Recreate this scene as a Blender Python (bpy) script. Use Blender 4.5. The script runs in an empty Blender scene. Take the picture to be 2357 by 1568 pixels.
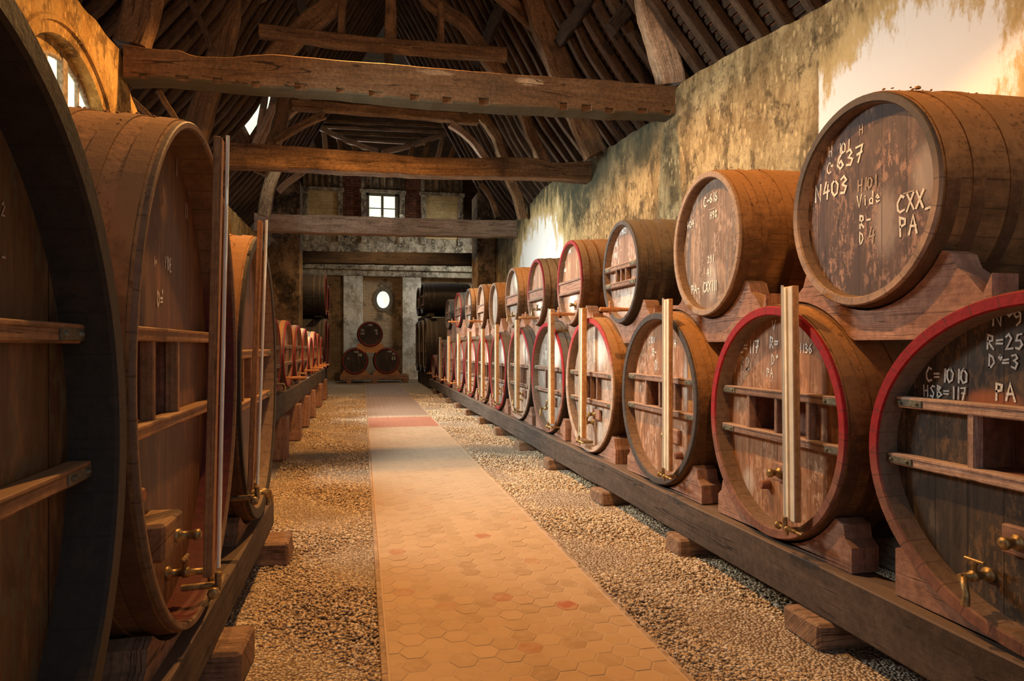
import bpy, math, random
import numpy as np
from mathutils import Vector, Matrix, noise

rnd = random.Random(11)
PI = math.pi
sc = bpy.context.scene
COL = sc.collection

# ------------------------------------------------------------------ camera
FPX = 2357 * 24.0 / 36.0
VPX, VPY = 833.0, 797.0                     # vanishing point of the nave
YAW = math.atan((1178.5 - VPX) / FPX)
CY, SY = math.cos(YAW), math.sin(YAW)
EYE = 1.5
cam_d = bpy.data.cameras.new('camera')
cam_d.sensor_width = 36.0
cam_d.lens = 24.0
cam_d.shift_y = (VPY - 784.0) / 2357.0
cam_d.clip_start = 0.02
cam_d.clip_end = 200
cam = bpy.data.objects.new('camera', cam_d)
cam.location = (0, 0, EYE)
cam.rotation_euler = (PI / 2, 0, -YAW)
COL.objects.link(cam)
sc.camera = cam

def at(px, py, L=None, D=None, Z=None):
    """surveyed point: ray of a photo pixel met with a plane x=L, y=D or z=Z"""
    u = (px - 1178.5) / FPX
    v = (VPY - py) / FPX
    r = Vector((CY * u + SY, -SY * u + CY, v))
    k = L / r.x if L is not None else (D / r.y if D is not None else (Z - EYE) / r.z)
    return Vector((0, 0, EYE)) + r * k

# ------------------------------------------------------------------ world + lights
sc.view_settings.view_transform = 'Standard'
sc.view_settings.look = 'None'
sc.view_settings.gamma = 1
sc.view_settings.use_curve_mapping = False
sc.view_settings.exposure = 0.0
w = bpy.data.worlds.new('world')
sc.world = w
w.use_nodes = True
w.node_tree.nodes['Background'].inputs[0].default_value = (0.75, 0.85, 1.0, 1)
w.node_tree.nodes['Background'].inputs[1].default_value = 0.6

WARM = (1.0, 0.49, 0.15)
WARM2 = (1.0, 0.66, 0.34)
COOL = (0.92, 1.0, 0.98)

def lamp_point(name, loc, power, color, radius=0.12):
    d = bpy.data.lights.new(name, 'POINT')
    d.energy = power
    d.color = color
    d.shadow_soft_size = radius
    o = bpy.data.objects.new(name, d)
    o.location = loc
    COL.objects.link(o)
    return o

def lamp_spot(name, loc, target, power, color, angle, blend=0.5, radius=0.1):
    d = bpy.data.lights.new(name, 'SPOT')
    d.energy = power
    d.color = color
    d.spot_size = math.radians(angle)
    d.spot_blend = blend
    d.shadow_soft_size = radius
    o = bpy.data.objects.new(name, d)
    o.location = loc
    o.rotation_euler = (Vector(target) - Vector(loc)).to_track_quat('-Z', 'Y').to_euler()
    COL.objects.link(o)
    return o

def lamp_area(name, loc, target, power, color, sx, sy, spread=180):
    d = bpy.data.lights.new(name, 'AREA')
    d.shape = 'RECTANGLE'
    d.size = sx
    d.size_y = sy
    d.energy = power
    d.color = color
    d.spread = math.radians(spread)
    o = bpy.data.objects.new(name, d)
    o.location = loc
    o.rotation_euler = (Vector(target) - Vector(loc)).to_track_quat('-Z', 'Y').to_euler()
    COL.objects.link(o)
    return o

# warm lamps hung in the roof, daylight at the windows, fill added in the end bay
lamp_spot('bay_lamp', (0.5, -0.4, 4.9), (2.2, 6.5, 4.1), 620, WARM, 84, .6, 0.10)
lamp_spot('bay_lamp', (0.3, 4.8, 5.6), (0.75, 2.8, 0), 820, WARM, 116, .12, 0.05)
lamp_spot('bay_lamp', (0.1, 9.02, 6.25), (0.1, 9.02, 0), 1000, WARM, 146, .25, 0.05)
lamp_spot('bay_lamp', (0.1, 15.6, 6.0), (0.1, 15.6, 0), 760, WARM, 84, .3, 0.08)
lamp_spot('bay_lamp', (0.9, 21.2, 5.4), (0.9, 22.5, 0), 300, WARM2, 140, .3, 0.10)
lamp_area('window_daylight', (-2.6, 7.6, 3.75), (3.4, 7.4, 1.9), 180, COOL, 1.8, 0.9, 110)
lamp_area('window_daylight', (-2.6, 14.8, 3.8), (3.4, 14.0, 1.6), 300, COOL, 1.8, 1.0, 110)
lamp_area('window_daylight', (-1.95, 16.2, 6.45), (1.0, 16.4, 3.0), 45, COOL, 0.6, 1.1, 150)
lamp_area('window_daylight', (1.2, 30.2, 7.6), (1.2, 24.0, 1.0), 60, COOL, 1.2, 0.9, 150)
lamp_area('window_daylight', (5.6, 27.3, 6.0), (1.5, 30.8, 2.5), 90, COOL, 1.4, 1.4, 130)  # no window here: fill added to brighten the end wall
lamp_area('window_daylight', (-4.0, 26.5, 6.0), (1.5, 25.0, 9.5), 110, COOL, 1.4, 1.4, 120)  # no window here: added to light the hip framing from below
lamp_point('bay_lamp', (0.6, 26.2, 4.4), 60, WARM2, 0.15)

# ------------------------------------------------------------------ node helpers
def newmat(name):
    m = bpy.data.materials.new(name)
    m.use_nodes = True
    nt = m.node_tree
    nt.nodes.clear()
    out = nt.nodes.new('ShaderNodeOutputMaterial')
    bs = nt.nodes.new('ShaderNodeBsdfPrincipled')
    nt.links.new(bs.outputs[0], out.inputs[0])
    return m, NT(nt, bs)

class NT:
    def __init__(s, nt, bs):
        s.nt, s.bs = nt, bs
    def put(s, inp, v):
        if isinstance(v, bpy.types.NodeSocket):
            s.nt.links.new(v, inp)
        else:
            if isinstance(v, (tuple, list)) and len(v) == 3 and inp.type == 'RGBA':
                v = (*v, 1)
            inp.default_value = v
    def n(s, t, **kw):
        nd = s.nt.nodes.new(t)
        for k, v in kw.items():
            setattr(nd, k, v)
        return nd
    def uv(s):
        return s.n('ShaderNodeUVMap').outputs[0]
    def obj(s):
        return s.n('ShaderNodeTexCoord').outputs['Object']
    def map(s, vec, scale=(1, 1, 1), loc=(0, 0, 0), rot=(0, 0, 0)):
        m = s.n('ShaderNodeMapping')
        s.put(m.inputs[0], vec)
        m.inputs['Scale'].default_value = scale
        m.inputs['Location'].default_value = loc
        m.inputs['Rotation'].default_value = rot
        return m.outputs[0]
    def noise(s, vec, scale=5, detail=4, rough=.6, dist=0):
        t = s.n('ShaderNodeTexNoise')
        s.put(t.inputs['Vector'], vec)
        t.inputs['Scale'].default_value = scale
        t.inputs['Detail'].default_value = detail
        t.inputs['Roughness'].default_value = rough
        t.inputs['Distortion'].default_value = dist
        return t.outputs['Fac']
    def voro(s, vec, scale=5, feature='F1', out='Distance', rnd_=1.0):
        t = s.n('ShaderNodeTexVoronoi', feature=feature)
        s.put(t.inputs['Vector'], vec)
        t.inputs['Scale'].default_value = scale
        t.inputs['Randomness'].default_value = rnd_
        return t.outputs[out]
    def m(s, op, a, b=0.0, c=0.0, clamp=False):
        t = s.n('ShaderNodeMath', operation=op, use_clamp=clamp)
        s.put(t.inputs[0], a)
        s.put(t.inputs[1], b)
        if len(t.inputs) > 2:
            s.put(t.inputs[2], c)
        return t.outputs[0]
    def step(s, v, lo, hi, a=0.0, b=1.0):
        t = s.n('ShaderNodeMapRange', interpolation_type='SMOOTHSTEP')
        s.put(t.inputs[0], v)
        t.inputs[1].default_value = lo
        t.inputs[2].default_value = hi
        t.inputs[3].default_value = a
        t.inputs[4].default_value = b
        return t.outputs[0]
    def mix(s, f, a, b, mode='MIX'):
        t = s.n('ShaderNodeMix', data_type='RGBA', blend_type=mode)
        s.put(t.inputs[0], f)
        s.put(t.inputs[6], a)
        s.put(t.inputs[7], b)
        return t.outputs[2]
    def ramp(s, f, stops):
        t = s.n('ShaderNodeValToRGB')
        s.put(t.inputs[0], f)
        e = t.color_ramp.elements
        while len(e) < len(stops):
            e.new(0.5)
        for i, (p, c) in enumerate(stops):
            e[i].position = p
            e[i].color = (*c, 1) if len(c) == 3 else c
        return t.outputs[0]
    def sep(s, v):
        t = s.n('ShaderNodeSeparateXYZ')
        s.put(t.inputs[0], v)
        return t.outputs
    def comb(s, x=0.0, y=0.0, z=0.0):
        t = s.n('ShaderNodeCombineXYZ')
        s.put(t.inputs[0], x); s.put(t.inputs[1], y); s.put(t.inputs[2], z)
        return t.outputs[0]
    def vadd(s, a, b):
        t = s.n('ShaderNodeVectorMath', operation='ADD')
        s.put(t.inputs[0], a); s.put(t.inputs[1], b)
        return t.outputs[0]
    def white(s, v):
        t = s.n('ShaderNodeTexWhiteNoise', noise_dimensions='1D')
        s.put(t.inputs['W'], v)
        return t.outputs[0]
    def orand(s):
        return s.n('ShaderNodeObjectInfo').outputs['Random']
    def bump(s, h, strength=.5, dist=.01, normal=None):
        t = s.n('ShaderNodeBump')
        t.inputs['Strength'].default_value = strength
        t.inputs['Distance'].default_value = dist
        s.put(t.inputs['Height'], h)
        if normal is not None:
            s.put(t.inputs['Normal'], normal)
        return t.outputs[0]
    def end(s, col=None, rough=.8, normal=None, metal=0.0, spec=.3):
        if col is not None:
            s.put(s.bs.inputs['Base Color'], col)
        s.put(s.bs.inputs['Roughness'], rough)
        s.put(s.bs.inputs['Metallic'], metal)
        s.bs.inputs['Specular IOR Level'].default_value = spec
        if normal is not None:
            s.put(s.bs.inputs['Normal'], normal)

def objvary(t, col, amt=.25):
    """small colour difference from object to object"""
    r = t.orand()
    f = t.m('MULTIPLY_ADD', r, amt, 1 - amt / 2)
    return t.mix(1.0, col, t.comb(f, f, f), 'MULTIPLY')

def wood(name, c1, c2, grain=(1.6, 26), rough=.75, dust=None, dustamt=.8, blot=.5, bump=.35, spots=None):
    m, t = newmat(name)
    uv = t.uv()
    r = t.orand()
    off = t.comb(t.m('MULTIPLY', r, 37.0), t.m('MULTIPLY', r, 91.0), 0.0)
    uvo = t.vadd(uv, off)
    g = t.noise(t.map(uvo, (grain[0], grain[1], 1)), 1.0, 6, .65, .6)
    g2 = t.noise(t.map(uvo, (grain[0] * .5, grain[1] * 4, 1)), 1.0, 3, .6)
    b = t.noise(t.vadd(t.obj(), off), 1.7, 5, .6)
    col = t.mix(t.step(g, .3, .7), c1, c2)
    dk = tuple(x * .35 for x in c1)
    col = t.mix(t.m('MULTIPLY', t.step(g2, .62, .75), .7), col, dk)
    lt = tuple(min(1, x * 1.5) for x in c2)
    col = t.mix(t.m('MULTIPLY', t.step(b, .5, .75), blot), col, lt)
    col = t.mix(t.m('MULTIPLY', t.step(b, .48, .25), blot), col, dk)
    mo = t.noise(t.map(t.vadd(t.obj(), off), (1, 1, 1)), 24.0, 5, .75)
    mv = t.step(mo, .3, .7, .72, 1.25)
    col = t.mix(1.0, col, t.comb(mv, mv, mv), 'MULTIPLY')
    ck = t.noise(t.map(uvo, (grain[0] * .35, grain[1] * 1.3, 1)), 1.0, 2, .5, 1.2)
    ckf = t.m('MULTIPLY', t.step(t.m('ABSOLUTE', t.m('SUBTRACT', ck, .5)), .012, .002), .75)
    col = t.mix(ckf, col, tuple(x * .2 for x in c1))
    if spots:
        sp = t.noise(t.obj(), 22.0, 2, .5)
        col = t.mix(t.m('MULTIPLY', t.step(sp, .66, .72), .6), col, spots)
    if dust:
        nz = t.sep(t.n('ShaderNodeNewGeometry').outputs['Normal'])[2]
        dn = t.noise(t.obj(), 9.0, 5, .7)
        f = t.m('MULTIPLY', t.step(t.m('ADD', nz, t.m('MULTIPLY', t.m('SUBTRACT', dn, .5), 1.0)), -.1, .7), dustamt)
        col = t.mix(f, col, dust)
    col = objvary(t, col)
    h = t.m('SUBTRACT', t.m('ADD', g, t.m('MULTIPLY', b, .6)), ckf)
    fine = t.noise(t.obj(), 60.0, 4, .7)
    h = t.m('ADD', h, t.m('MULTIPLY', fine, .3))
    t.end(col, rough, t.bump(h, bump, .012))
    return m

def plain(name, c, rough=.6, metal=0.0, var=.3, scale=20, spec=.4, bump=.2):
    m, t = newmat(name)
    n = t.noise(t.obj(), scale, 5, .65)
    col = t.mix(t.step(n, .35, .7), tuple(x * (1 - var) for x in c), tuple(min(1, x * (1 + var)) for x in c))
    t.end(col, rough, t.bump(n, bump, .004), metal, spec)
    return m

M = {}
BROWN = (.21, .115, .055)
M['beam'] = wood('old_oak_beam', (.12, .064, .030), (.25, .142, .066), (1.2, 16), .85, (.22, .12, .052), .6, .75, .9, (.42, .24, .11))
M['beam_pale'] = wood('worn_pale_oak', (.27, .17, .11), (.42, .29, .2), (1.2, 14), .85, (.36, .25, .17), .5, .5, .7)  # also stands in for daylit wood at the left dormer
M['beam_dark'] = wood('sooty_oak_beam', (.032, .022, .014), (.07, .044, .026), (1.2, 16), .9, None, 0, .5, .6)  # also carries the roof shade on the purlins
M['rafter'] = wood('roof_rafter_wood', (.055, .031, .017), (.115, .066, .035), (1.4, 20), .85, None, 0, .5, .6)
M['post_light'] = wood('barked_post_wood', (.40, .25, .14), (.62, .42, .26), (1.0, 22), .8, None, 0, .6, .8)
M['rail'] = wood('dark_rail_timber', (.052, .037, .027), (.095, .068, .05), (1.0, 22), .75, (.20, .13, .085), .5, .4, .4)
M['cradle'] = wood('reddish_cradle_wood', (.25, .12, .075), (.38, .21, .14), (1.5, 18), .75, (.34, .22, .15), .4, .5, .4)
M['block'] = wood('rough_block_wood', (.2, .11, .06), (.33, .2, .12), (2, 18), .85, None, 0, .5, .8)
M['board'] = wood('gauge_board_wood', (.42, .2, .07), (.58, .31, .12), (1.2, 60), .6, None, 0, .25, .3)
M['board_dark'] = wood('dark_gauge_board', (.24, .10, .035), (.36, .17, .06), (1.2, 60), .6, None, 0, .3, .3)
M['cream'] = plain('cream_gauge_strip', (.80, .70, .52), .5, 0, .12, 6, .4, .1)
M['batten'] = wood('cask_batten_wood', (.16, .09, .06), (.28, .17, .12), (1.2, 40), .7, (.42, .28, .19), .8, .5, .4)
M['batten_pink'] = wood('pale_painted_batten', (.36, .2, .14), (.62, .43, .32), (3.0, 60), .7, (.5, .34, .24), .6, .9, .6)
M['batten_warm'] = wood('varnished_batten_wood', (.24, .12, .05), (.36, .19, .09), (1.2, 40), .6, (.36, .22, .11), .6, .4, .4)
M['hatch'] = wood('red_hatch_wood', (.17, .065, .035), (.27, .11, .06), (1.2, 30), .6, None, 0, .4, .3)
M['tapwood'] = wood('turned_tap_wood', (.42, .17, .06), (.6, .28, .11), (3, 60), .45, None, 0, .3, .2)
M['brass'] = plain('old_brass', (.34, .23, .10), .45, .75, .4, 40)
M['iron'] = plain('greenish_strap_iron', (.17, .16, .11), .6, .5, .35, 60)
M['black_metal'] = plain('black_tap_metal', (.05, .045, .04), .5, .6, .3, 40)
M['chalk'] = plain('white_chalk', (.85, .80, .72), .95, 0, .25, 120, .1)
M['chalk_faint'] = plain('faint_chalk', (.46, .38, .32), .95, 0, .3, 120, .1)
M['grey_cask'] = None

def stave_mat(name, c1, c2, hoopline=True):
    """coopered body: u runs around in staves, v runs along the cask"""
    m, t = newmat(name)
    uv = t.uv()
    s = t.sep(uv)
    r = t.orand()
    k = t.m('MULTIPLY', s[0], 8.5)                      # staves
    fr = t.m('FRACT', k)
    idx = t.m('FLOOR', k)
    tint = t.white(t.m('ADD', idx, t.m('MULTIPLY', r, 50.0)))
    c1_, c2_ = c1, c2
    c1 = tuple(x * .75 for x in c1)
    gr = t.noise(t.comb(t.m('MULTIPLY', s[0], 30.0), t.m('MULTIPLY', s[1], 2.2), r), 1.0, 5, .65, .5)
    b = t.noise(t.vadd(t.obj(), t.comb(t.m('MULTIPLY', r, 40.0), 0.0, 0.0)), 2.6, 6, .65)
    col = t.mix(t.step(gr, .3, .72), c1, tuple(x * .62 for x in c2))
    col = t.mix(t.m('MULTIPLY', tint, .16), col, tuple(x * .55 for x in c1))
    lt = tuple(min(1, x * 1.35) for x in c2)
    col = t.mix(t.m('MULTIPLY', t.step(b, .5, .7), .5), col, lt)
    # dust caked on the upper side, underside shade painted in as dark wood low down
    nz = t.sep(t.n('ShaderNodeNewGeometry').outputs['Normal'])[2]
    dn = t.noise(t.obj(), 12.0, 6, .75)
    f = t.step(t.m('ADD', nz, t.m('MULTIPLY', t.m('SUBTRACT', dn, .5), .9)), -.15, .55)
    dust = t.mix(dn, tuple(min(1, x * 1.15) for x in c2), tuple(min(1, x * 1.7) for x in c2))
    col = t.mix(t.m('MULTIPLY', f, .85), col, dust)
    seam = t.m('LESS_THAN', fr, .035)
    col = t.mix(t.m('MULTIPLY', t.m('MULTIPLY', seam, .6), t.m('SUBTRACT', 1.0, f)), col, tuple(x * .3 for x in c1))
    col = objvary(t, col, .15)
    cr = t.voro(t.obj(), 26.0)
    fine = t.noise(t.obj(), 70.0, 4, .7)
    h = t.m('ADD', t.m('ADD', t.m('MULTIPLY', dn, .8), t.m('MULTIPLY', fine, .35)), t.m('MULTIPLY', seam, -.3))
    h = t.m('ADD', h, t.m('MULTIPLY', cr, .25))
    lump = t.m('MULTIPLY', t.step(t.noise(t.obj(), 34.0, 5, .8), .56, .7), f)
    h = t.m('ADD', h, t.m('MULTIPLY', lump, .9))
    col = t.mix(t.m('MULTIPLY', lump, .35), col, tuple(x * .5 for x in c1))
    t.end(col, .92, t.bump(h, .7, .014))
    return m

M['stave'] = stave_mat('dusty_cask_staves', (.13, .066, .026), (.30, .150, .056))
M['stave_grey'] = stave_mat('grey_cask_staves', (.05, .042, .034), (.115, .094, .074))
M['stave_black'] = stave_mat('black_cask_staves', (.028, .022, .018), (.07, .055, .042))
def hoop_mat(name, iron, dustc):
    m, t = newmat(name)
    n = t.noise(t.obj(), 12.0, 6, .75)
    nz = t.sep(t.n('ShaderNodeNewGeometry').outputs['Normal'])[2]
    f = t.step(t.m('ADD', nz, t.m('MULTIPLY', t.m('SUBTRACT', n, .5), 1.0)), -.25, .5)
    col = t.mix(t.step(n, .3, .7), tuple(x * .6 for x in iron), iron)
    col = t.mix(t.m('MULTIPLY', f, .92), col, t.mix(n, tuple(x * .85 for x in dustc), tuple(x * 1.2 for x in dustc)))
    fine = t.noise(t.obj(), 70.0, 4, .7)
    t.end(col, .85, t.bump(t.m('ADD', n, t.m('MULTIPLY', fine, .4)), .5, .01), 0, .2)
    return m
M['hoop'] = hoop_mat('dusty_iron_hoop', (.13, .064, .028), (.36, .185, .070))
M['hoop_dark'] = hoop_mat('dark_iron_hoop', (.05, .038, .03), (.15, .115, .082))

def rim_mat(name, paint, bare, lo=None, hi=None, wear=.25):
    """stave ends: paint on the upper part that gives way to bare wood lower down"""
    m, t = newmat(name)
    o = t.obj()
    n = t.noise(o, 7.0, 6, .7)
    n2 = t.noise(t.map(o, (30, 30, 30)), 1.0, 5, .7)
    z = t.sep(o)[2]
    bw = t.mix(t.step(n, .3, .7), tuple(x * .6 for x in bare), tuple(min(1, x * 1.3) for x in bare))
    pt = t.mix(t.step(n2, .35, .75), paint, tuple(x * .62 for x in paint))
    if lo is None:
        f = t.step(n, wear, wear + .1)
    else:
        f = t.step(t.m('ADD', z, t.m('MULTIPLY', t.m('SUBTRACT', n, .5), .25)), lo, hi)
        f = t.m('MULTIPLY', f, t.step(n2, .22, .32))
    col = t.mix(f, bw, pt)
    ax = t.n('ShaderNodeUVMap').outputs[0]
    k = t.m('FRACT', t.m('MULTIPLY', t.sep(ax)[0], 8.5))
    seam = t.m('LESS_THAN', k, .05)
    col = t.mix(t.m('MULTIPLY', seam, .6), col, tuple(x * .3 for x in bare))
    t.end(col, .62, t.bump(t.m('ADD', n2, t.m('MULTIPLY', seam, -.5)), .35, .006))
    return m

RED = (.36, .010, .015)
M['rim_red'] = rim_mat('red_painted_rim', RED, (.22, .10, .065), .40, .75)
M['rim_redup'] = rim_mat('half_red_rim', (.28, .012, .015), (.26, .15, .10), .25, .55)
M['rim_redfull'] = rim_mat('red_painted_rim_full', (.30, .02, .02), (.18, .1, .07), None, None, .25)
M['rim_redpale'] = rim_mat('worn_red_rim', (.40, .04, .04), (.42, .30, .22), .75, 1.2)
M['rim_bare'] = rim_mat('bare_wood_rim', (.22, .14, .09), (.30, .2, .13))
M['rim_grey'] = rim_mat('grey_painted_rim', (.075, .065, .06), (.16, .12, .09), None, None, .35)
M['rim_darktop'] = rim_mat('dark_topped_rim', (.075, .055, .04), (.34, .22, .14), .35, .7)
M['rim_black'] = rim_mat('black_rim', (.034, .024, .015), (.07, .042, .024), None, None, .35)
M['rim_pale'] = rim_mat('pale_wood_rim', (.36, .25, .17), (.46, .34, .24))

M['rim_dusty'] = rim_mat('dusty_brown_rim', (.30, .014, .018), (.26, .155, .08), 1.75, 1.35)
M['rim_plainbrown'] = rim_mat('plain_brown_rim', (.20, .115, .06), (.22, .13, .065))
M['rim_brown'] = rim_mat('dark_brown_chime', (.12, .020, .014), (.17, .095, .048), 1.6, 1.2)

def head_mat(name, c1, c2, plank=.13, spots=(), flake=None, streak=None, rough=.6):
    """cask head of upright boards; uv = (z, x) in metres from the middle of the head"""
    m, t = newmat(name)
    uv = t.uv()
    s = t.sep(uv)
    r = t.orand()
    z, x = s[0], s[1]
    k = t.m('ADD', t.m('DIVIDE', x, plank), 20.37)
    idx = t.m('FLOOR', k)
    fr = t.m('FRACT', k)
    tint = t.white(t.m('ADD', idx, t.m('MULTIPLY', r, 31.0)))
    v = t.comb(t.m('MULTIPLY', z, 2.2), t.m('MULTIPLY', x, 34.0), t.m('MULTIPLY', r, 20.0))
    g = t.noise(v, 1.0, 6, .65, .8)
    v2 = t.comb(t.m('MULTIPLY', z, 2.6), t.m('MULTIPLY', x, 9.0), t.m('MULTIPLY', r, 9.0))
    b = t.noise(v2, 1.0, 6, .7, .3)
    col = t.mix(t.step(g, .28, .72), c1, c2)
    col = t.mix(t.m('MULTIPLY', tint, .55), col, tuple(q * .6 for q in c1))
    col = t.mix(t.m('MULTIPLY', t.step(b, .52, .68), .75), col, tuple(min(1, q * 1.5) for q in c2))
    col = t.mix(t.m('MULTIPLY', t.step(b, .46, .3), .7), col, tuple(q * .45 for q in c1))
    if streak:
        v3 = t.comb(t.m('MULTIPLY', z, .8), t.m('MULTIPLY', x, 22.0), 3.3)
        sn = t.noise(v3, 1.0, 4, .6)
        col = t.mix(t.m('MULTIPLY', t.step(sn, .54, .66), .8), col, streak)
    fl = t.noise(t.comb(t.m('MULTIPLY', z, 14.0), t.m('MULTIPLY', x, 32.0), 1.0), 1.0, 6, .75)
    if flake:
        big = t.noise(t.comb(t.m('MULTIPLY', z, 1.4), t.m('MULTIPLY', x, 4.0), 7.0), 1.0, 3, .6)
        f = t.m('MULTIPLY', t.step(fl, .5, .56), t.step(big, .44, .56))
        col = t.mix(f, col, flake)
    for (sx, sz, rx, rz, amt, sc_) in spots:
        dx = t.m('DIVIDE', t.m('SUBTRACT', x, sx), rx)
        dz = t.m('DIVIDE', t.m('SUBTRACT', z, sz), rz)
        d = t.m('SQRT', t.m('ADD', t.m('MULTIPLY', dx, dx), t.m('MULTIPLY', dz, dz)))
        d = t.m('ADD', d, t.m('MULTIPLY', t.m('SUBTRACT', fl, .5), 1.1))
        f = t.m('MULTIPLY', t.step(d, 1.1, .35), amt)
        col = t.mix(f, col, sc_)
    seam = t.m('LESS_THAN', fr, .028)
    col = t.mix(t.m('MULTIPLY', seam, .75), col, tuple(q * .15 for q in c1))
    h = t.m('ADD', t.m('MULTIPLY', g, .6), t.m('ADD', t.m('MULTIPLY', fl, .4), t.m('MULTIPLY', seam, -1.0)))
    t.end(col, rough, t.bump(h, .45, .006))
    return m

WH = (.78, .72, .64)
ORG = (.62, .30, .15)
H = {}
H['U1'] = head_mat('plum_brown_cask_head', (.085, .05, .038), (.15, .092, .068), .155,
                   [(.12, -.12, .10, .20, .75, (.36, .29, .24)), (.38, .06, .12, .16, .8, (.42, .35, .3)), (-.02, .05, .09, .05, .4, (.36, .29, .25))], (.34, .20, .14))
H['U2'] = head_mat('worn_pale_cask_head', (.19, .12, .075), (.31, .21, .145), .12,
                   [(.0, -.25, .09, .18, .35, WH)], (.40, .29, .21), (.14, .125, .12))
H['U3'] = head_mat('brown_cask_head', (.22, .13, .09), (.38, .25, .18), .11,
                   [(.0, -.28, .26, .14, .6, (.66, .6, .52)), (.2, -.24, .06, .16, .6, WH)], (.5, .36, .28))
H['U4'] = head_mat('orange_brown_cask_head', (.32, .15, .08), (.5, .27, .15), .11,
                   [(-.02, -.22, .22, .16, .9, WH)])
H['U_any'] = head_mat('mixed_cask_head', (.24, .15, .1), (.42, .28, .2), .1,
                      [(.0, -.2, .2, .2, .7, WH)], (.5, .38, .3))
H['R0'] = head_mat('blackened_cask_head', (.055, .042, .03), (.11, .08, .055), .16,
                   [(-.27, .24, .15, .055, .8, (.42, .13, .04)), (-.02, .33, .13, .11, .75, (.5, .44, .38)), (.08, -.3, .2, .2, .4, (.2, .12, .06))], (.17, .1, .05))
H['R1'] = head_mat('russet_cask_head', (.24, .10, .045), (.46, .24, .12), .15,
                   [(-.36, -.42, .08, .10, .6, (.6, .5, .4)), (-.1, .3, .2, .12, .3, (.5, .34, .25))], (.46, .29, .18))
H['R2'] = head_mat('rusty_pink_cask_head', (.28, .125, .06), (.50, .27, .15), .15,
                   [(.1, .3, .08, .2, .75, WH), (.42, .15, .1, .25, .8, WH)], (.5, .34, .24))
H['R3'] = head_mat('faded_cask_head', (.29, .19, .13), (.48, .34, .25), .15,
                   [(.15, .35, .25, .2, .8, WH), (.2, -.5, .2, .15, .5, (.6, .54, .46))], (.56, .44, .34))
H['Rgrey'] = head_mat('grey_brown_cask_head', (.17, .135, .11), (.33, .27, .22), .14,
                      [(.15, .3, .25, .22, .85, WH)], (.42, .35, .28))
H['Rbrown'] = head_mat('brown_red_cask_head', (.25, .14, .09), (.42, .26, .18), .14,
                       [(.15, .25, .2, .2, .7, WH)], (.5, .36, .26))
H['L'] = head_mat('dark_varnished_cask_head', (.11, .05, .022), (.20, .095, .04), .2,
                  [(-.25, .58, .09, .09, .9, (.56, .27, .09)), (.02, .68, .06, .10, .7, (.5, .24, .08)), (-.25, .25, .15, .3, .3, (.36, .22, .1))], None, None, .5)
H['L1'] = head_mat('mottled_dark_cask_head', (.10, .05, .022), (.19, .105, .042), .26, [], (.12, .1, .05), None, .5)
H['small'] = head_mat('tan_cask_head', (.28, .17, .1), (.45, .29, .18), .12, [(.1, .2, .1, .15, .6, (.7, .6, .5))])
H['black'] = head_mat('black_cask_head', (.03, .02, .017), (.065, .042, .034), .12, [])

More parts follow.
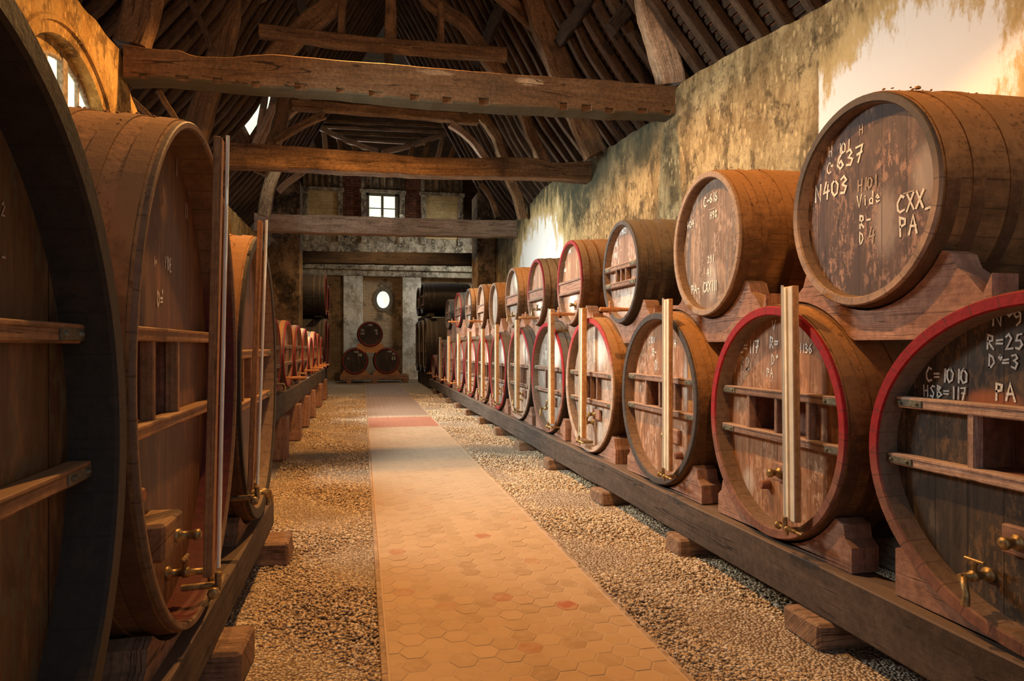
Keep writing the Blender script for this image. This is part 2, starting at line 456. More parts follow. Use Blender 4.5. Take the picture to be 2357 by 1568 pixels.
# ------------------------------------------------------------------ mesh helpers
class MB:
    def __init__(s):
        s.v, s.f, s.uv = [], [], []
        s.sm = []
    def quad(s, a, b, c, d, uvs=None, smooth=False):
        i = len(s.v)
        s.v += [tuple(a), tuple(b), tuple(c), tuple(d)]
        s.f.append((i, i + 1, i + 2, i + 3))
        s.uv.append(uvs or [(0, 0), (1, 0), (1, 1), (0, 1)])
        s.sm.append(smooth)
    def poly(s, pts, uvs=None):
        i = len(s.v)
        s.v += [tuple(p) for p in pts]
        s.f.append(tuple(range(i, i + len(pts))))
        s.uv.append(uvs or [(p[0], p[1]) for p in pts])
        s.sm.append(False)
    def grid(s, rows, uvs, close=False, smooth=True, flip=False):
        """rows: list of equal-length point lists, shared vertices"""
        n = len(rows[0])
        base = len(s.v)
        for r in rows:
            s.v += [tuple(p) for p in r]
        for i in range(len(rows) - 1):
            for j in range(n if close else n - 1):
                j2 = (j + 1) % n
                q = [base + i * n + j, base + i * n + j2, base + (i + 1) * n + j2, base + (i + 1) * n + j]
                u = [uvs(i, j), uvs(i, j + 1), uvs(i + 1, j + 1), uvs(i + 1, j)]
                if flip:
                    q.reverse(); u.reverse()
                s.f.append(tuple(q))
                s.uv.append(u)
                s.sm.append(smooth)
    def box(s, c, size, rot=None, grain=None, bevel=0.0):
        """box by centre and size; grain axis gets the uv length"""
        hx, hy, hz = [q / 2 for q in size]
        g = grain if grain is not None else max(range(3), key=lambda k: size[k])
        c = Vector(c)
        R = rot or Matrix.Identity(3)
        o = [rnd.random() * 5 for _ in range(2)]
        b = min(bevel, .45 * min(size))
        def P(x, y, z):
            return c + R @ Vector((x, y, z))
        faces = []
        H_ = (hx, hy, hz)
        for ax in range(3):
            for sg in (-1, 1):
                a1, a2 = (ax + 1) % 3, (ax + 2) % 3
                pts = []
                for (s1, s2) in ((-1, -1), (1, -1), (1, 1), (-1, 1)):
                    p = [0, 0, 0]
                    p[ax] = sg * H_[ax]
                    p[a1] = s1 * (H_[a1] - b)
                    p[a2] = s2 * (H_[a2] - b)
                    pts.append(p)
                if sg < 0:
                    pts.reverse()
                faces.append(pts)
        if b > 0:
            for ax in range(3):
                a1, a2 = (ax + 1) % 3, (ax + 2) % 3
                for s1 in (-1, 1):
                    for s2 in (-1, 1):
                        pts = []
                        for (e, k) in ((-1, 0), (1, 0), (1, 1), (-1, 1)):
                            p = [0, 0, 0]
                            p[ax] = e * (H_[ax] - b)
                            if k == 0:
                                p[a1] = s1 * H_[a1]; p[a2] = s2 * (H_[a2] - b)
                            else:
                                p[a1] = s1 * (H_[a1] - b); p[a2] = s2 * H_[a2]
                            pts.append(p)
                        if s1 * s2 < 0:
                            pts.reverse()
                        faces.append(pts)
            for sx in (-1, 1):
                for sy in (-1, 1):
                    for sz in (-1, 1):
                        pts = [[sx * hx, sy * (hy - b), sz * (hz - b)], [sx * (hx - b), sy * hy, sz * (hz - b)], [sx * (hx - b), sy * (hy - b), sz * hz]]
                        if sx * sy * sz < 0:
                            pts.reverse()
                        faces.append(pts)
        for pts in faces:
            uv = []
            for p in pts:
                q = [p[k] for k in range(3) if k != g]
                uv.append((p[g] + o[0], q[0] + q[1] + o[1]))
            i = len(s.v)
            s.v += [tuple(P(*p)) for p in pts]
            s.f.append(tuple(range(i, i + len(pts))))
            s.uv.append(uv)
            s.sm.append(False)
    def tube(s, pts, r, n=10, caps=True):
        pts = [Vector(p) for p in pts]
        rs = r if isinstance(r, (list, tuple)) else [r] * len(pts)
        rows = []
        d0 = (pts[1] - pts[0]).normalized()
        ref = Vector((0, 0, 1)) if abs(d0.z) < .9 else Vector((1, 0, 0))
        L = 0; Ls = []
        for i, p in enumerate(pts):
            if i == 0: d = d0
            elif i == len(pts) - 1: d = (pts[i] - pts[i - 1]).normalized()
            else: d = ((pts[i + 1] - pts[i]).normalized() + (pts[i] - pts[i - 1]).normalized()).normalized()
            a = d.cross(ref)
            if a.length < 1e-4: a = d.cross(Vector((0, 1, 0)))
            a.normalize()
            b = a.cross(d).normalized()
            ref = b
            if i: L += (pts[i] - pts[i - 1]).length
            Ls.append(L)
            rows.append([p + (a * math.cos(2 * PI * k / n) + b * math.sin(2 * PI * k / n)) * rs[i] for k in range(n)])
        s.grid(rows, lambda i, j: (Ls[i], 6.28 * j / n * rs[i]), True, True, False)
        if caps:
            i0 = len(s.v)
            s.poly(list(rows[0]), [(0, 0)] * n)
            s.poly(list(reversed(rows[-1])), [(0, 0)] * n)
    def lathe(s, origin, axis, prof, n=14):
        """prof: (distance along axis, radius)"""
        ax = Vector(axis).normalized()
        s.tube([Vector(origin) + ax * (d + i * 1e-6) for i, (d, r) in enumerate(prof)], [r for d, r in prof], n)
    def prism(s, prof, axis, lo, hi, swap=False):
        """prof: list of (u, w) outline; axis 'x' or 'y' extrudes it"""
        def P(u, w_, t_):
            return (t_, u, w_) if axis == 'x' else (u, t_, w_)
        area = sum(prof[i][0] * prof[(i + 1) % len(prof)][1] - prof[(i + 1) % len(prof)][0] * prof[i][1] for i in range(len(prof)))
        if area < 0: prof = prof[::-1]
        f = [P(u, w_, lo) for u, w_ in prof]
        b = [P(u, w_, hi) for u, w_ in prof]
        uv = [(u, w_) for u, w_ in prof]
        if axis == 'y':
            s.poly(f, uv); s.poly(b[::-1], uv[::-1])
        else:
            s.poly(f[::-1], uv[::-1]); s.poly(b, uv)
        n = len(prof)
        for i in range(n):
            j = (i + 1) % n
            q = [f[j], f[i], b[i], b[j]]
            d = math.dist(prof[i], prof[j])
            u = [(d, 0), (0, 0), (0, abs(hi - lo)), (d, abs(hi - lo))]
            if axis == 'x':
                q.reverse(); u.reverse()
            s.quad(*q, uvs=u)
    def build(s, name, mat, parent=None, jit=0.0, freq=3.0):
        me = bpy.data.meshes.new(name)
        V = s.v
        if jit:
            o = Vector((rnd.random() * 50, 0, 0))
            V = []
            for p in s.v:
                p = Vector(p)
                V.append(p + noise.noise_vector((p + o) * freq) * jit)
        me.from_pydata([tuple(p) for p in V], [], s.f)
        ul = me.uv_layers.new(name='UVMap')
        flat = [c for uv in s.uv for p in uv for c in p]
        ul.data.foreach_set('uv', flat)
        me.polygons.foreach_set('use_smooth', s.sm)
        me.materials.append(mat)
        me.update()
        o = bpy.data.objects.new(name, me)
        COL.objects.link(o)
        if parent:
            o.parent = parent
        return o

def thing(name, label, cat, loc=(0, 0, 0), rot=0.0, group=None):
    o = bpy.data.objects.new(name, None)
    o.empty_display_size = .1
    o.location = loc
    o.rotation_euler = (0, 0, rot)
    o['label'] = label
    o['category'] = cat
    if group: o['group'] = group
    COL.objects.link(o)
    return o

def tag(o, label, cat, group=None):
    o['label'] = label
    o['category'] = cat
    if group: o['group'] = group
    return o

def struct(o):
    o['kind'] = 'structure'
    return o

def local(o, p):
    """move a mesh authored in world coordinates so its origin sits at p"""
    p = Vector(p)
    o.data.transform(Matrix.Translation(-p))
    o.location = p
    return o

def timber(mb, pts, wd, ht, nrm=(0, 1, 0), wob=.012, step=.25, round_=0.22):
    """hewn timber swept along pts: wd measured along nrm, ht across it"""
    pts = [Vector(p) for p in pts]
    # smooth + resample
    if len(pts) > 2:
        cr = []
        for i in range(len(pts) - 1):
            p0 = pts[max(i - 1, 0)]; p1 = pts[i]; p2 = pts[i + 1]; p3 = pts[min(i + 2, len(pts) - 1)]
            for k in range(4):
                t_ = k / 4
                cr.append(.5 * ((2 * p1) + (p2 - p0) * t_ + (2 * p0 - 5 * p1 + 4 * p2 - p3) * t_ ** 2 + (3 * p1 - p0 - 3 * p2 + p3) * t_ ** 3))
        cr.append(pts[-1]); pts = cr
    out = [pts[0]]
    for a, b in zip(pts, pts[1:]):
        n = max(1, int((b - a).length / step))
        out += [a.lerp(b, k / n) for k in range(1, n + 1)]
    pts = out
    N = Vector(nrm).normalized()
    seed = Vector((rnd.random() * 99, rnd.random() * 99, 0))
    rows = []; Ls = []; L = 0
    c = round_
    sec = [(-1 + c, -1), (1 - c, -1), (1, -1 + c), (1, 1 - c), (1 - c, 1), (-1 + c, 1), (-1, 1 - c), (-1, -1 + c)]
    for i, p in enumerate(pts):
        d = (pts[min(i + 1, len(pts) - 1)] - pts[max(i - 1, 0)]).normalized()
        b = d.cross(N).normalized()
        n2 = b.cross(d).normalized()
        if i: L += (p - pts[i - 1]).length
        Ls.append(L)
        hh = ht if not callable(ht) else ht(i / (len(pts) - 1))
        row = []
        for (x, y) in sec:
            q = p + n2 * (x * wd / 2) + b * (y * hh / 2)
            q = q + noise.noise_vector(q * 2.3 + seed) * wob * 2 + noise.noise_vector(q * 9 + seed) * wob * .6
            row.append(q)
        rows.append(row)
    per = [0, .8, 1, 1.8, 2, 2.8, 3, 3.8, 4]
    sc_ = (wd + ht) / 4 if not callable(ht) else .3
    o = rnd.random() * 9
    mb.grid(rows, lambda i, j: (Ls[i] + o, per[j] * sc_ + o), True, False, True)
    mb.poly(rows[0][::1], [(0, k * .05) for k in range(8)])
    mb.poly(rows[-1][::-1], [(0, k * .05) for k in range(8)])

ORD = ['first', 'second', 'third', 'fourth', 'fifth', 'sixth', 'seventh', 'eighth', 'ninth', 'tenth', 'eleventh', 'twelfth', 'thirteenth',
       'fourteenth', 'fifteenth', 'sixteenth', 'seventeenth', 'eighteenth', 'nineteenth', 'twentieth', 'twenty-first', 'twenty-second',
       'twenty-third', 'twenty-fourth', 'twenty-fifth', 'twenty-sixth', 'twenty-seventh', 'twenty-eighth', 'twenty-ninth', 'thirtieth']
# ------------------------------------------------------------------ the shell of the hall
XL, XR = -2.8, 4.3           # inner faces of the long walls
YE = 31.0                    # end wall
RZ = 5.80                    # underside of rafters over the wall faces
SL = 1.25                    # roof slope
XC = (XL + XR) / 2
def roofz(d):
    # flared eaves, then the steep main slope
    return RZ + (SL * d if d < .4 else SL * .4 + 1.75 * (d - .4))

def plaster(name, base, light, dark, white_patches=(), top_tint=None):
    m, t = newmat(name)
    o = t.obj()
    big = t.noise(t.map(o, (1, .55, .9)), .9, 7, .62, .3)
    mid = t.noise(t.map(o, (1, 1, .5)), 3.2, 7, .72, .4)
    fine = t.noise(o, 30.0, 6, .75)
    md2 = t.noise(t.map(o, (1, 1.1, .9)), 2.1, 8, .8, .2)
    col = t.mix(t.step(mid, .4, .6), base, light)
    col = t.mix(t.m('MULTIPLY', t.step(md2, .49, .60), .8), col, dark)
    col = t.mix(t.m('MULTIPLY', t.step(big, .53, .62), .7), col, dark)
    dk2 = t.noise(t.map(o, (1, 1.8, 1.0)), 1.8, 7, .75, .6)
    col = t.mix(t.m('MULTIPLY', t.step(dk2, .52, .66), .7), col, dark)
    sp = t.voro(t.map(o, (1, 1.0, .5)), 12.0)
    spn = t.noise(o, 1.3, 3, .5)
    col = t.mix(t.m('MULTIPLY', t.m('MULTIPLY', t.step(sp, .30, .16), t.step(spn, .38, .5)), .75), col, tuple(min(1, q * 1.3) for q in light))
    col = t.mix(t.m('MULTIPLY', t.step(fine, .52, .66), .5), col, tuple(q * .6 for q in dark))
    s = t.sep(o)
    if top_tint:
        zz = t.m('ADD', s[2], t.m('MULTIPLY', t.m('SUBTRACT', big, .5), 2.0))
        f = t.m('MULTIPLY', t.step(zz, 3.9, 4.8), t.step(s[1], 8.6, 9.6))  # darker towards the wall top, past the nearest tie beam
        f = t.m('MULTIPLY', f, .8)
        col = t.mix(f, col, top_tint)
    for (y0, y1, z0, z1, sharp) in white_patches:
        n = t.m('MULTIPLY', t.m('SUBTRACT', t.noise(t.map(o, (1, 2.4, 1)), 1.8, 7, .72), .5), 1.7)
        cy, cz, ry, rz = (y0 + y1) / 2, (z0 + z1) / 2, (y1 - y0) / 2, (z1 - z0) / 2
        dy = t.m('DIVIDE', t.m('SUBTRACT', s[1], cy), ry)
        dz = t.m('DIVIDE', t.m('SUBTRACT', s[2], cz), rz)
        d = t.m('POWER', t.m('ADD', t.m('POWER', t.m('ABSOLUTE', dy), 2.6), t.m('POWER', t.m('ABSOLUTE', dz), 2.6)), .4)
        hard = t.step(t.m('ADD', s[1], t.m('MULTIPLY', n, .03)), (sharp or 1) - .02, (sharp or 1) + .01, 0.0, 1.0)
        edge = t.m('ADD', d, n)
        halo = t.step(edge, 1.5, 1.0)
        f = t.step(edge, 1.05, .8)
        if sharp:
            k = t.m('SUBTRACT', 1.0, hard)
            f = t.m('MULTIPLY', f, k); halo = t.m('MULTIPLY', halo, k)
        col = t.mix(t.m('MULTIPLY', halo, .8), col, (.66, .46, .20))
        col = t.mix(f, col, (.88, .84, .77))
    h = t.m('ADD', t.m('MULTIPLY', mid, .6), t.m('ADD', t.m('MULTIPLY', fine, .35), t.m('MULTIPLY', big, .8)))
    t.end(col, .95, t.bump(h, .6, .03), 0.0, .15)
    return m

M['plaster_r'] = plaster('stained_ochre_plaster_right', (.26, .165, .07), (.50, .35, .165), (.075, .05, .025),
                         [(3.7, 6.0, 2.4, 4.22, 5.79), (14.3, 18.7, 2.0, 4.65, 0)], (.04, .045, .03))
M['plaster_l'] = plaster('ochre_plaster_left', (.42, .24, .07), (.54, .34, .12), (.12, .07, .03))
M['plaster_e'] = plaster('sooty_plaster_end', (.30, .23, .15), (.52, .42, .30), (.045, .034, .024))
M['plaster_w'] = plaster('limewashed_plaster', (.62, .53, .41), (.76, .68, .56), (.30, .24, .17))

def wall_strip(name, mat, x_in, x_out, ys, tops, bottom=0.0, zb=None):
    """long wall with an uneven top edge"""
    mb = MB()
    zb = zb or [bottom] * len(ys)
    def uvf(i, j): return (i, j)
    nz = 10
    rows = []
    for y, zt, z0 in zip(ys, tops, zb):
        rows.append([(x_in, y, z0 + (zt - z0) * k / nz) for k in range(nz + 1)])
    mb.grid(rows, uvf, False, False, x_in > x_out)
    rows = [[(x_in, y, zt), (x_in + (x_out - x_in) * .25, y, zt - .28), (x_out, y, zt - 1.0)] for y, zt in zip(ys, tops)]
    mb.grid(rows, uvf, False, False, x_in > x_out)
    rows = [[(x_out, y, z0), (x_out, y, zt - 1.0)] for y, zt, z0 in zip(ys, tops, zb)]
    mb.grid(rows, uvf, False, False, x_in < x_out)
    rows = [[(x_in, y, z0), (x_out, y, z0)] for y, z0 in zip(ys, zb)]
    mb.grid(rows, uvf, False, False, x_in < x_out)
    for k in (0, -1):
        y, zt, z0 = ys[k], tops[k], zb[k]
        mb.quad((x_in, y, z0), (x_out, y, z0), (x_out, y, zt - 1.0), (x_in, y, zt))
    return struct(mb.build(name, mat))

def interp(y, tab):
    for (a, b), (c, d) in zip(tab, tab[1:]):
        if a <= y <= c:
            k = (y - a) / (c - a)
            return b + (d - b) * k
    return tab[0][1] if y < tab[0][0] else tab[-1][1]

YN = 22.4                    # end of the nave roof
YS = [-3 + .12 * i for i in range(int((YN + 3) / .12) + 1)] + [YN]
topR = [(-3, 4.5), (3, 4.62), (5.5, 4.72), (7.6, 5.02), (8.7, 5.14), (9.2, 5.0), (9.5, 4.86), (10, 4.95), (12.2, 5.07), (12.9, 5.2), (16, 5.33), (17.5, 5.2), (19, 5.12), (31, 5.15)]
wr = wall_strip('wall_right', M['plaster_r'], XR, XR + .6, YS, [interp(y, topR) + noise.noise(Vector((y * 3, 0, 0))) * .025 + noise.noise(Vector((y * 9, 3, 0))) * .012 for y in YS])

# left wall is pierced by the windows: piers and aprons between them
topL = [(-3, 4.97), (8.9, 5.0), (9.3, 4.6), (9.9, 4.35), (13, 4.5), (31, 4.6)]
WINS = [(6.27, 8.73, 2.8, 3.25), (13.6, 16.06, 2.8, 3.15)]    # y0, y1, sill, spring
def arch_wall():
    mb = MB()
    T = .55
    xi, xo = XL, XL - T
    def uvf(i, j): return (i, j)
    segs = []
    y = -3
    for (a, b, s_, sp) in WINS:
        segs.append((y, a)); y = b
    segs.append((y, YN))
    def tz(y): return interp(y, topL) + noise.noise(Vector((y * 3, 7, 0))) * .03
    for a, b in segs:
        n = max(2, int((b - a) / .15))
        ys = [a + (b - a) * k / n for k in range(n + 1)]
        rows = [[(xi, q, tz(q) * k / 8) for k in range(9)] for q in ys]
        mb.grid(rows, uvf, False, False, False)
        mb.grid([[(xo, q, 0), (xo, q, tz(q) - 1.0)] for q in ys], uvf, False, False, True)
        mb.grid([[(xi, q, tz(q)), (xo, q, tz(q) - 1.0)] for q in ys], uvf, False, False, False)
    for (a, b, sill, sp) in WINS:
        c, r = (a + b) / 2, (b - a) / 2
        n = 28
        ys = [c - r * math.cos(PI * k / n) for k in range(n + 1)]
        zs = [sp + r * math.sin(PI * k / n) for k in range(n + 1)]
        mb.grid([[(xi, q, 0), (xi, q, sill)] for q in ys], uvf, False, False, False)
        mb.grid([[(xi, q, z), (xi, q, tz(q))] for q, z in zip(ys, zs)], uvf, False, False, False)
        mb.grid([[(xo, q, z), (xo, q, tz(q))] for q, z in zip(ys, zs)], uvf, False, False, True)
        mb.grid([[(xo, q, 0), (xo, q, sill)] for q in ys], uvf, False, False, True)
        mb.grid([[(xi, q, z), (xo, q, z)] for q, z in zip(ys, zs)], uvf, False, True, True)
        mb.grid([[(xi, q, tz(q)), (xo, q, tz(q) - 1.0)] for q in ys], uvf, False, False, False)
        mb.quad((xi, a, sill), (xi, b, sill), (xo, b, sill), (xo, a, sill))
        mb.quad((xi, a, sill), (xo, a, sill), (xo, a, sp), (xi, a, sp))
        mb.quad((xi, b, sill), (xo, b, sill), (xo, b, sp), (xi, b, sp))
    return struct(mb.build('wall_left', M['plaster_l']))
arch_wall()

m, t = newmat('dusty_daylit_glass')
t.end((.8, .85, .8), .5)
nn = t.noise(t.obj(), 3.0, 5, .6)
t.put(t.bs.inputs['Emission Color'], t.mix(t.step(nn, .35, .65), (.93, 1.0, .82), (.80, .92, .66)))
t.bs.inputs['Emission Strength'].default_value = 1.15
M['glass_lit'] = m
M['frame'] = plain('grey_window_frame', (.16, .12, .08), .7, 0, .4, 20)
M['frame_pale'] = plain('pale_window_frame', (.34, .27, .19), .7, 0, .4, 20)

def arch_window(i, a, b, sill, sp):
    c, r = (a + b) / 2, (b - a) / 2 - .06
    # molding ring on the wall face around the arch
    mo = MB()
    n = 30
    for (ra, rb, d) in ((r + .16, r + .23, .03),):
        rows = []
        for k in range(n + 1):
            A = PI * k / n
            cs, sn = -math.cos(A), math.sin(A)
            rows.append([(XL, c + ra * cs, sp + ra * sn), (XL + d, c + (ra + .01) * cs, sp + (ra + .01) * sn), (XL + d, c + (rb - .02) * cs, sp + (rb - .02) * sn), (XL, c + rb * cs, sp + rb * sn)])
        mo.grid(rows, lambda p, q: (p * .1, q * .05), False, False, True)
    root = struct(thing('window_%d' % i, 'x', 'window'))
    del root['label']; del root['category']
    mo.build('arch_molding', M['plaster_l'], root)
    x = XL - .15
    c = c + .18
    pr = r * .97
    g = MB()
    # glass behind an inner arched reveal plate
    g.poly([(x - .02, c - pr * math.cos(PI * k / 24), sp - .02 + pr * math.sin(PI * k / 24)) for k in range(25)] + [(x - .02, c + pr, sill), (x - .02, c - pr, sill)])
    g.build('pane', M['glass_lit'], root)
    # masonry plate between reveal and frame
    pl = MB()
    rows = []
    for k in range(25):
        A = PI * k / 24
        rows.append([(x + .02, c - pr * math.cos(A), sp - .02 + pr * math.sin(A)), (x + .02, c - (r + .1) * math.cos(A), sp + (r + .1) * math.sin(A))])
    pl.grid(rows, lambda p, q: (p, q), False, False, True)
    for s_ in (-1, 1):
        pl.quad((x + .02, c + s_ * pr, sill), (x + .02, c + s_ * (r + .1), sill), (x + .02, c + s_ * (r + .1), sp), (x + .02, c + s_ * pr, sp - .02))
    pl.build('arch_reveal', M['plaster_l'], root)
    f = MB()
    pts = [(x, c - pr * math.cos(PI * k / 24), sp - .02 + pr * math.sin(PI * k / 24)) for k in range(25)]
    f.tube(pts, .028, 6)
    f.box((x, c, (sill + sp + pr) / 2), (.07, .12, sp + pr - sill))
    for q in (-.66, -.33, .33, .66):
        zt = sp - .02 + pr * math.sqrt(1 - q * q)
        f.box((x, c + q * pr, (sill + zt) / 2), (.035, .03, zt - sill))
    f.box((x, c, sill + .03), (.08, 2 * pr, .06))
    f.box((x, c, sp + pr * .38), (.035, 2 * pr * .9, .03))
    f.build('window_frame', M['frame_pale'], root)
for i, wn in enumerate(WINS):
    arch_window(i + 1, *wn)

# floor under everything and the gravel bed
def gravel_mat():
    m, t = newmat('limestone_gravel')
    o = t.obj()
    v = t.voro(o, 62.0)
    vc = t.voro(o, 62.0, 'F1', 'Color')
    big = t.noise(o, .9, 4, .6)
    k = t.sep(vc)[0]
    col = t.ramp(k, [(0.0, (.34, .25, .16)), (.35, (.50, .39, .27)), (.7, (.64, .53, .40)), (1.0, (.76, .68, .56))])
    col = t.mix(t.m('MULTIPLY', t.step(big, .45, .65), .3), col, (.30, .18, .09))
    col = t.mix(t.step(v, .4, .7), col, (.24, .16, .10))
    t.end(col, .95, t.bump(t.m('SUBTRACT', 1.0, v), 1.0, .02), 0, .15)
    return m
M['gravel'] = gravel_mat()
m, t = newmat('gravel_stones')
r_ = t.n('ShaderNodeNewGeometry').outputs['Random Per Island']
big = t.noise(t.obj(), .9, 4, .6)
col = t.ramp(r_, [(0.0, (.38, .24, .13)), (.3, (.54, .39, .23)), (.75, (.67, .53, .35)), (1.0, (.80, .70, .54))])
col = t.mix(t.m('MULTIPLY', t.step(big, .45, .65), .3), col, (.30, .18, .09))
t.end(col, .9, None, 0, .2)
M['stones'] = m

def floor_grid(x0, x1, y0, y1, st, z, amp):
    mb = MB()
    nx = int((x1 - x0) / st); ny = int((y1 - y0) / st)
    rows = [[(x0 + (x1 - x0) * i / nx, y0 + (y1 - y0) * j / ny,
              z + amp * noise.noise(Vector((x0 + (x1 - x0) * i / nx, y0 + (y1 - y0) * j / ny, 0)) * 2.2)) for i in range(nx + 1)] for j in range(ny + 1)]
    mb.grid(rows, lambda i, j: (j * st, i * st), False, True, False)
    return mb
struct(floor_grid(XL - 2.2, XR + 2.2, -3, YE + .2, .2, -.008, .010).build('floor', M['gravel']))

PL, PR_ = .115, 1.42          # edges of the tiled path
def stones():
    rs = np.random.RandomState(5)
    P = []
    def add(x0, x1, y0, y1, dens, s0, s1):
        n = int((x1 - x0) * (y1 - y0) * dens)
        if n <= 0: return
        P.append(np.stack([rs.uniform(x0, x1, n), rs.uniform(y0, y1, n), rs.uniform(s0, s1, n)], 1))
    for (y0, y1, dn, s0, s1) in ((1.6, 3.0, 5600, .008, .015), (3.0, 5.0, 4300, .009, .016), (5.0, 8.0, 2500, .010, .017), (8, 13, 1100, .013, .020), (13, 22, 420, .017, .025)):
        add(PR_ + .03, 2.5, y0, y1, dn, s0, s1)
        add(-.72 if y0 < 5 else -1.0, PL - .03, y0, y1, dn, s0, s1)
    P = np.concatenate(P)
    n = len(P)
    ph = (1 + 5 ** .5) / 2
    base = np.array([(1, 0, 0), (-1, 0, 0), (0, 1, 0), (0, -1, 0), (0, 0, 1), (0, 0, -1), (.6, .6, .55), (-.6, .6, .5), (.6, -.6, .5), (-.6, -.6, .5)])
    base = base[[0, 1, 2, 3, 4, 5]]
    faces = np.array([(0, 2, 4), (2, 1, 4), (1, 3, 4), (3, 0, 4), (2, 0, 5), (1, 2, 5), (3, 1, 5), (0, 3, 5)])
    V = base[None, :, :] * (1 + rs.uniform(-.35, .35, (n, 6, 3)))
    V = V + rs.uniform(-.3, .3, (n, 6, 3))
    V = V * np.stack([P[:, 2] * rs.uniform(.75, 1.25, n), P[:, 2] * rs.uniform(.7, 1.1, n), P[:, 2] * rs.uniform(.4, .7, n)], 1)[:, None, :]
    a = rs.uniform(0, 2 * PI, n); c, s = np.cos(a), np.sin(a)
    X = V[:, :, 0] * c[:, None] - V[:, :, 1] * s[:, None]
    Y = V[:, :, 0] * s[:, None] + V[:, :, 1] * c[:, None]
    hz = .008 * np.sin(P[:, 0] * 5 + P[:, 1] * 2.1) + .008 * np.sin(P[:, 1] * 3.7)
    V = np.stack([X + P[:, 0:1], Y + P[:, 1:2], V[:, :, 2] + (hz - .008 + rs.uniform(-.004, .006, n))[:, None]], 2).reshape(-1, 3)
    Fc = (faces[None] + (np.arange(n) * 6)[:, None, None]).reshape(-1)
    me = bpy.data.meshes.new('gravel')
    me.vertices.add(len(V)); me.vertices.foreach_set('co', V.ravel())
    me.loops.add(len(Fc)); me.loops.foreach_set('vertex_index', Fc.astype(np.int32))
    nf = len(Fc) // 3
    me.polygons.add(nf)
    me.polygons.foreach_set('loop_start', np.arange(0, nf * 3, 3, dtype=np.int32))
    me.polygons.foreach_set('loop_total', np.full(nf, 3, dtype=np.int32))
    me.update(calc_edges=True)
    me.materials.append(M['stones'])
    o = bpy.data.objects.new('gravel', me)
    COL.objects.link(o)
    o['kind'] = 'stuff'
    tag(o, 'loose pale limestone gravel on both sides of the tiled path', 'gravel')
stones()

# hexagonal terracotta tiles of the path
def path():
    m, t = newmat('terracotta_hexagon_tiles')
    r = t.n('ShaderNodeNewGeometry').outputs['Random Per Island']
    o = t.obj()
    y = t.sep(o)[1]
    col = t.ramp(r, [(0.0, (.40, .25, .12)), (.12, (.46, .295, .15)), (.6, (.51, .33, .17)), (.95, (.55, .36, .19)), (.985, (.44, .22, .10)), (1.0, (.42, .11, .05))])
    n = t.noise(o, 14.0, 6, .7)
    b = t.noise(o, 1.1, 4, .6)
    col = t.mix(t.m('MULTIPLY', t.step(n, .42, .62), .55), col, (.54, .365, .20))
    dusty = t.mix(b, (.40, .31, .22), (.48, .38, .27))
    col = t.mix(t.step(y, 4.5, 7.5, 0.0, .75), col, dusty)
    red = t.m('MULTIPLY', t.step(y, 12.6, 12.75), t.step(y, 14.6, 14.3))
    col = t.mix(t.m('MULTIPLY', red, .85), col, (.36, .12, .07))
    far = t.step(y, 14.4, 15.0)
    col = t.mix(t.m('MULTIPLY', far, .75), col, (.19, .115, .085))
    t.end(col, .62, t.bump(n, .35, .004), 0, .35)
    tw, th = .150, .138                 # tip to tip across the path, flat to flat along it
    mb = MB()
    px = tw * .75
    nx = int((PR_ - PL) / px) + 3
    ny = int(31.0 / th)
    for i in range(-1, nx):
        for j in range(ny):
            cx = PL + .02 + i * px
            cy = -.6 + j * th + (th / 2 if i % 2 else 0)
            if cy > 29.2: continue
            g = .0035
            a = tw / 2 - g; h = th / 2 - g
            z = .0172 + rnd.uniform(-.0012, .0012)
            tx, ty = rnd.uniform(-.008, .008), rnd.uniform(-.008, .008)
            pts = [(cx + a, cy), (cx + a / 2, cy + h), (cx - a / 2, cy + h), (cx - a, cy), (cx - a / 2, cy - h), (cx + a / 2, cy - h)]
            pts = [(min(max(p, PL + .012), PR_ - .012), q) for p, q in pts]
            if max(p for p, q in pts) - min(p for p, q in pts) < .02: continue
            top = [(p, q, z + (p - cx) * tx + (q - cy) * ty) for p, q in pts]
            i0 = len(mb.v)
            k = .93
            inn = [(cx + (p - cx) * k, cy + (q - cy) * k, zz) for p, q, zz in top]
            out = [(p, q, zz - .002) for p, q, zz in top]
            mb.v += inn + out
            mb.f.append(tuple(range(i0, i0 + 6))); mb.uv.append([(0, 0)] * 6); mb.sm.append(False)
            for e in range(6):
                e2 = (e + 1) % 6
                mb.f.append((i0 + 6 + e, i0 + 6 + e2, i0 + e2, i0 + e)); mb.uv.append([(0, 0)] * 4); mb.sm.append(False)
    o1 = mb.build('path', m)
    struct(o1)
    gm, t = newmat('path_mortar')
    nn = t.noise(t.obj(), 18.0, 5, .7)
    yy = t.sep(t.obj())[1]
    cc = t.mix(nn, (.46, .32, .19), (.60, .43, .27))
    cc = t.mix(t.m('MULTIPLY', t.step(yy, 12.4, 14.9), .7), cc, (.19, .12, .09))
    t.end(cc, .85, t.bump(nn, .4, .004))
    mb = MB()
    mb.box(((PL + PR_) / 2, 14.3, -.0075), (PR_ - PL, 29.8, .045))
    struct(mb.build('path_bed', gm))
    mb = MB()
    for k in range(24):
        mb.box((PL - .015, .0 + k * 1.25, .0), (.03, 1.245, .05), None, 1, .004)
    struct(mb.build('trim_1', wood('path_edging', (.30, .2, .12), (.42, .29, .18), (1, 30), .85)))
    mb = MB()
    for k in range(24):
        mb.box((PR_ + .012, .0 + k * 1.25, -.003), (.024, 1.245, .045), None, 1, .004)
    struct(mb.build('trim_2', M['plaster_w'] if False else plain('path_edge_mortar', (.42, .29, .18), .85, 0, .3, 14)))
path()

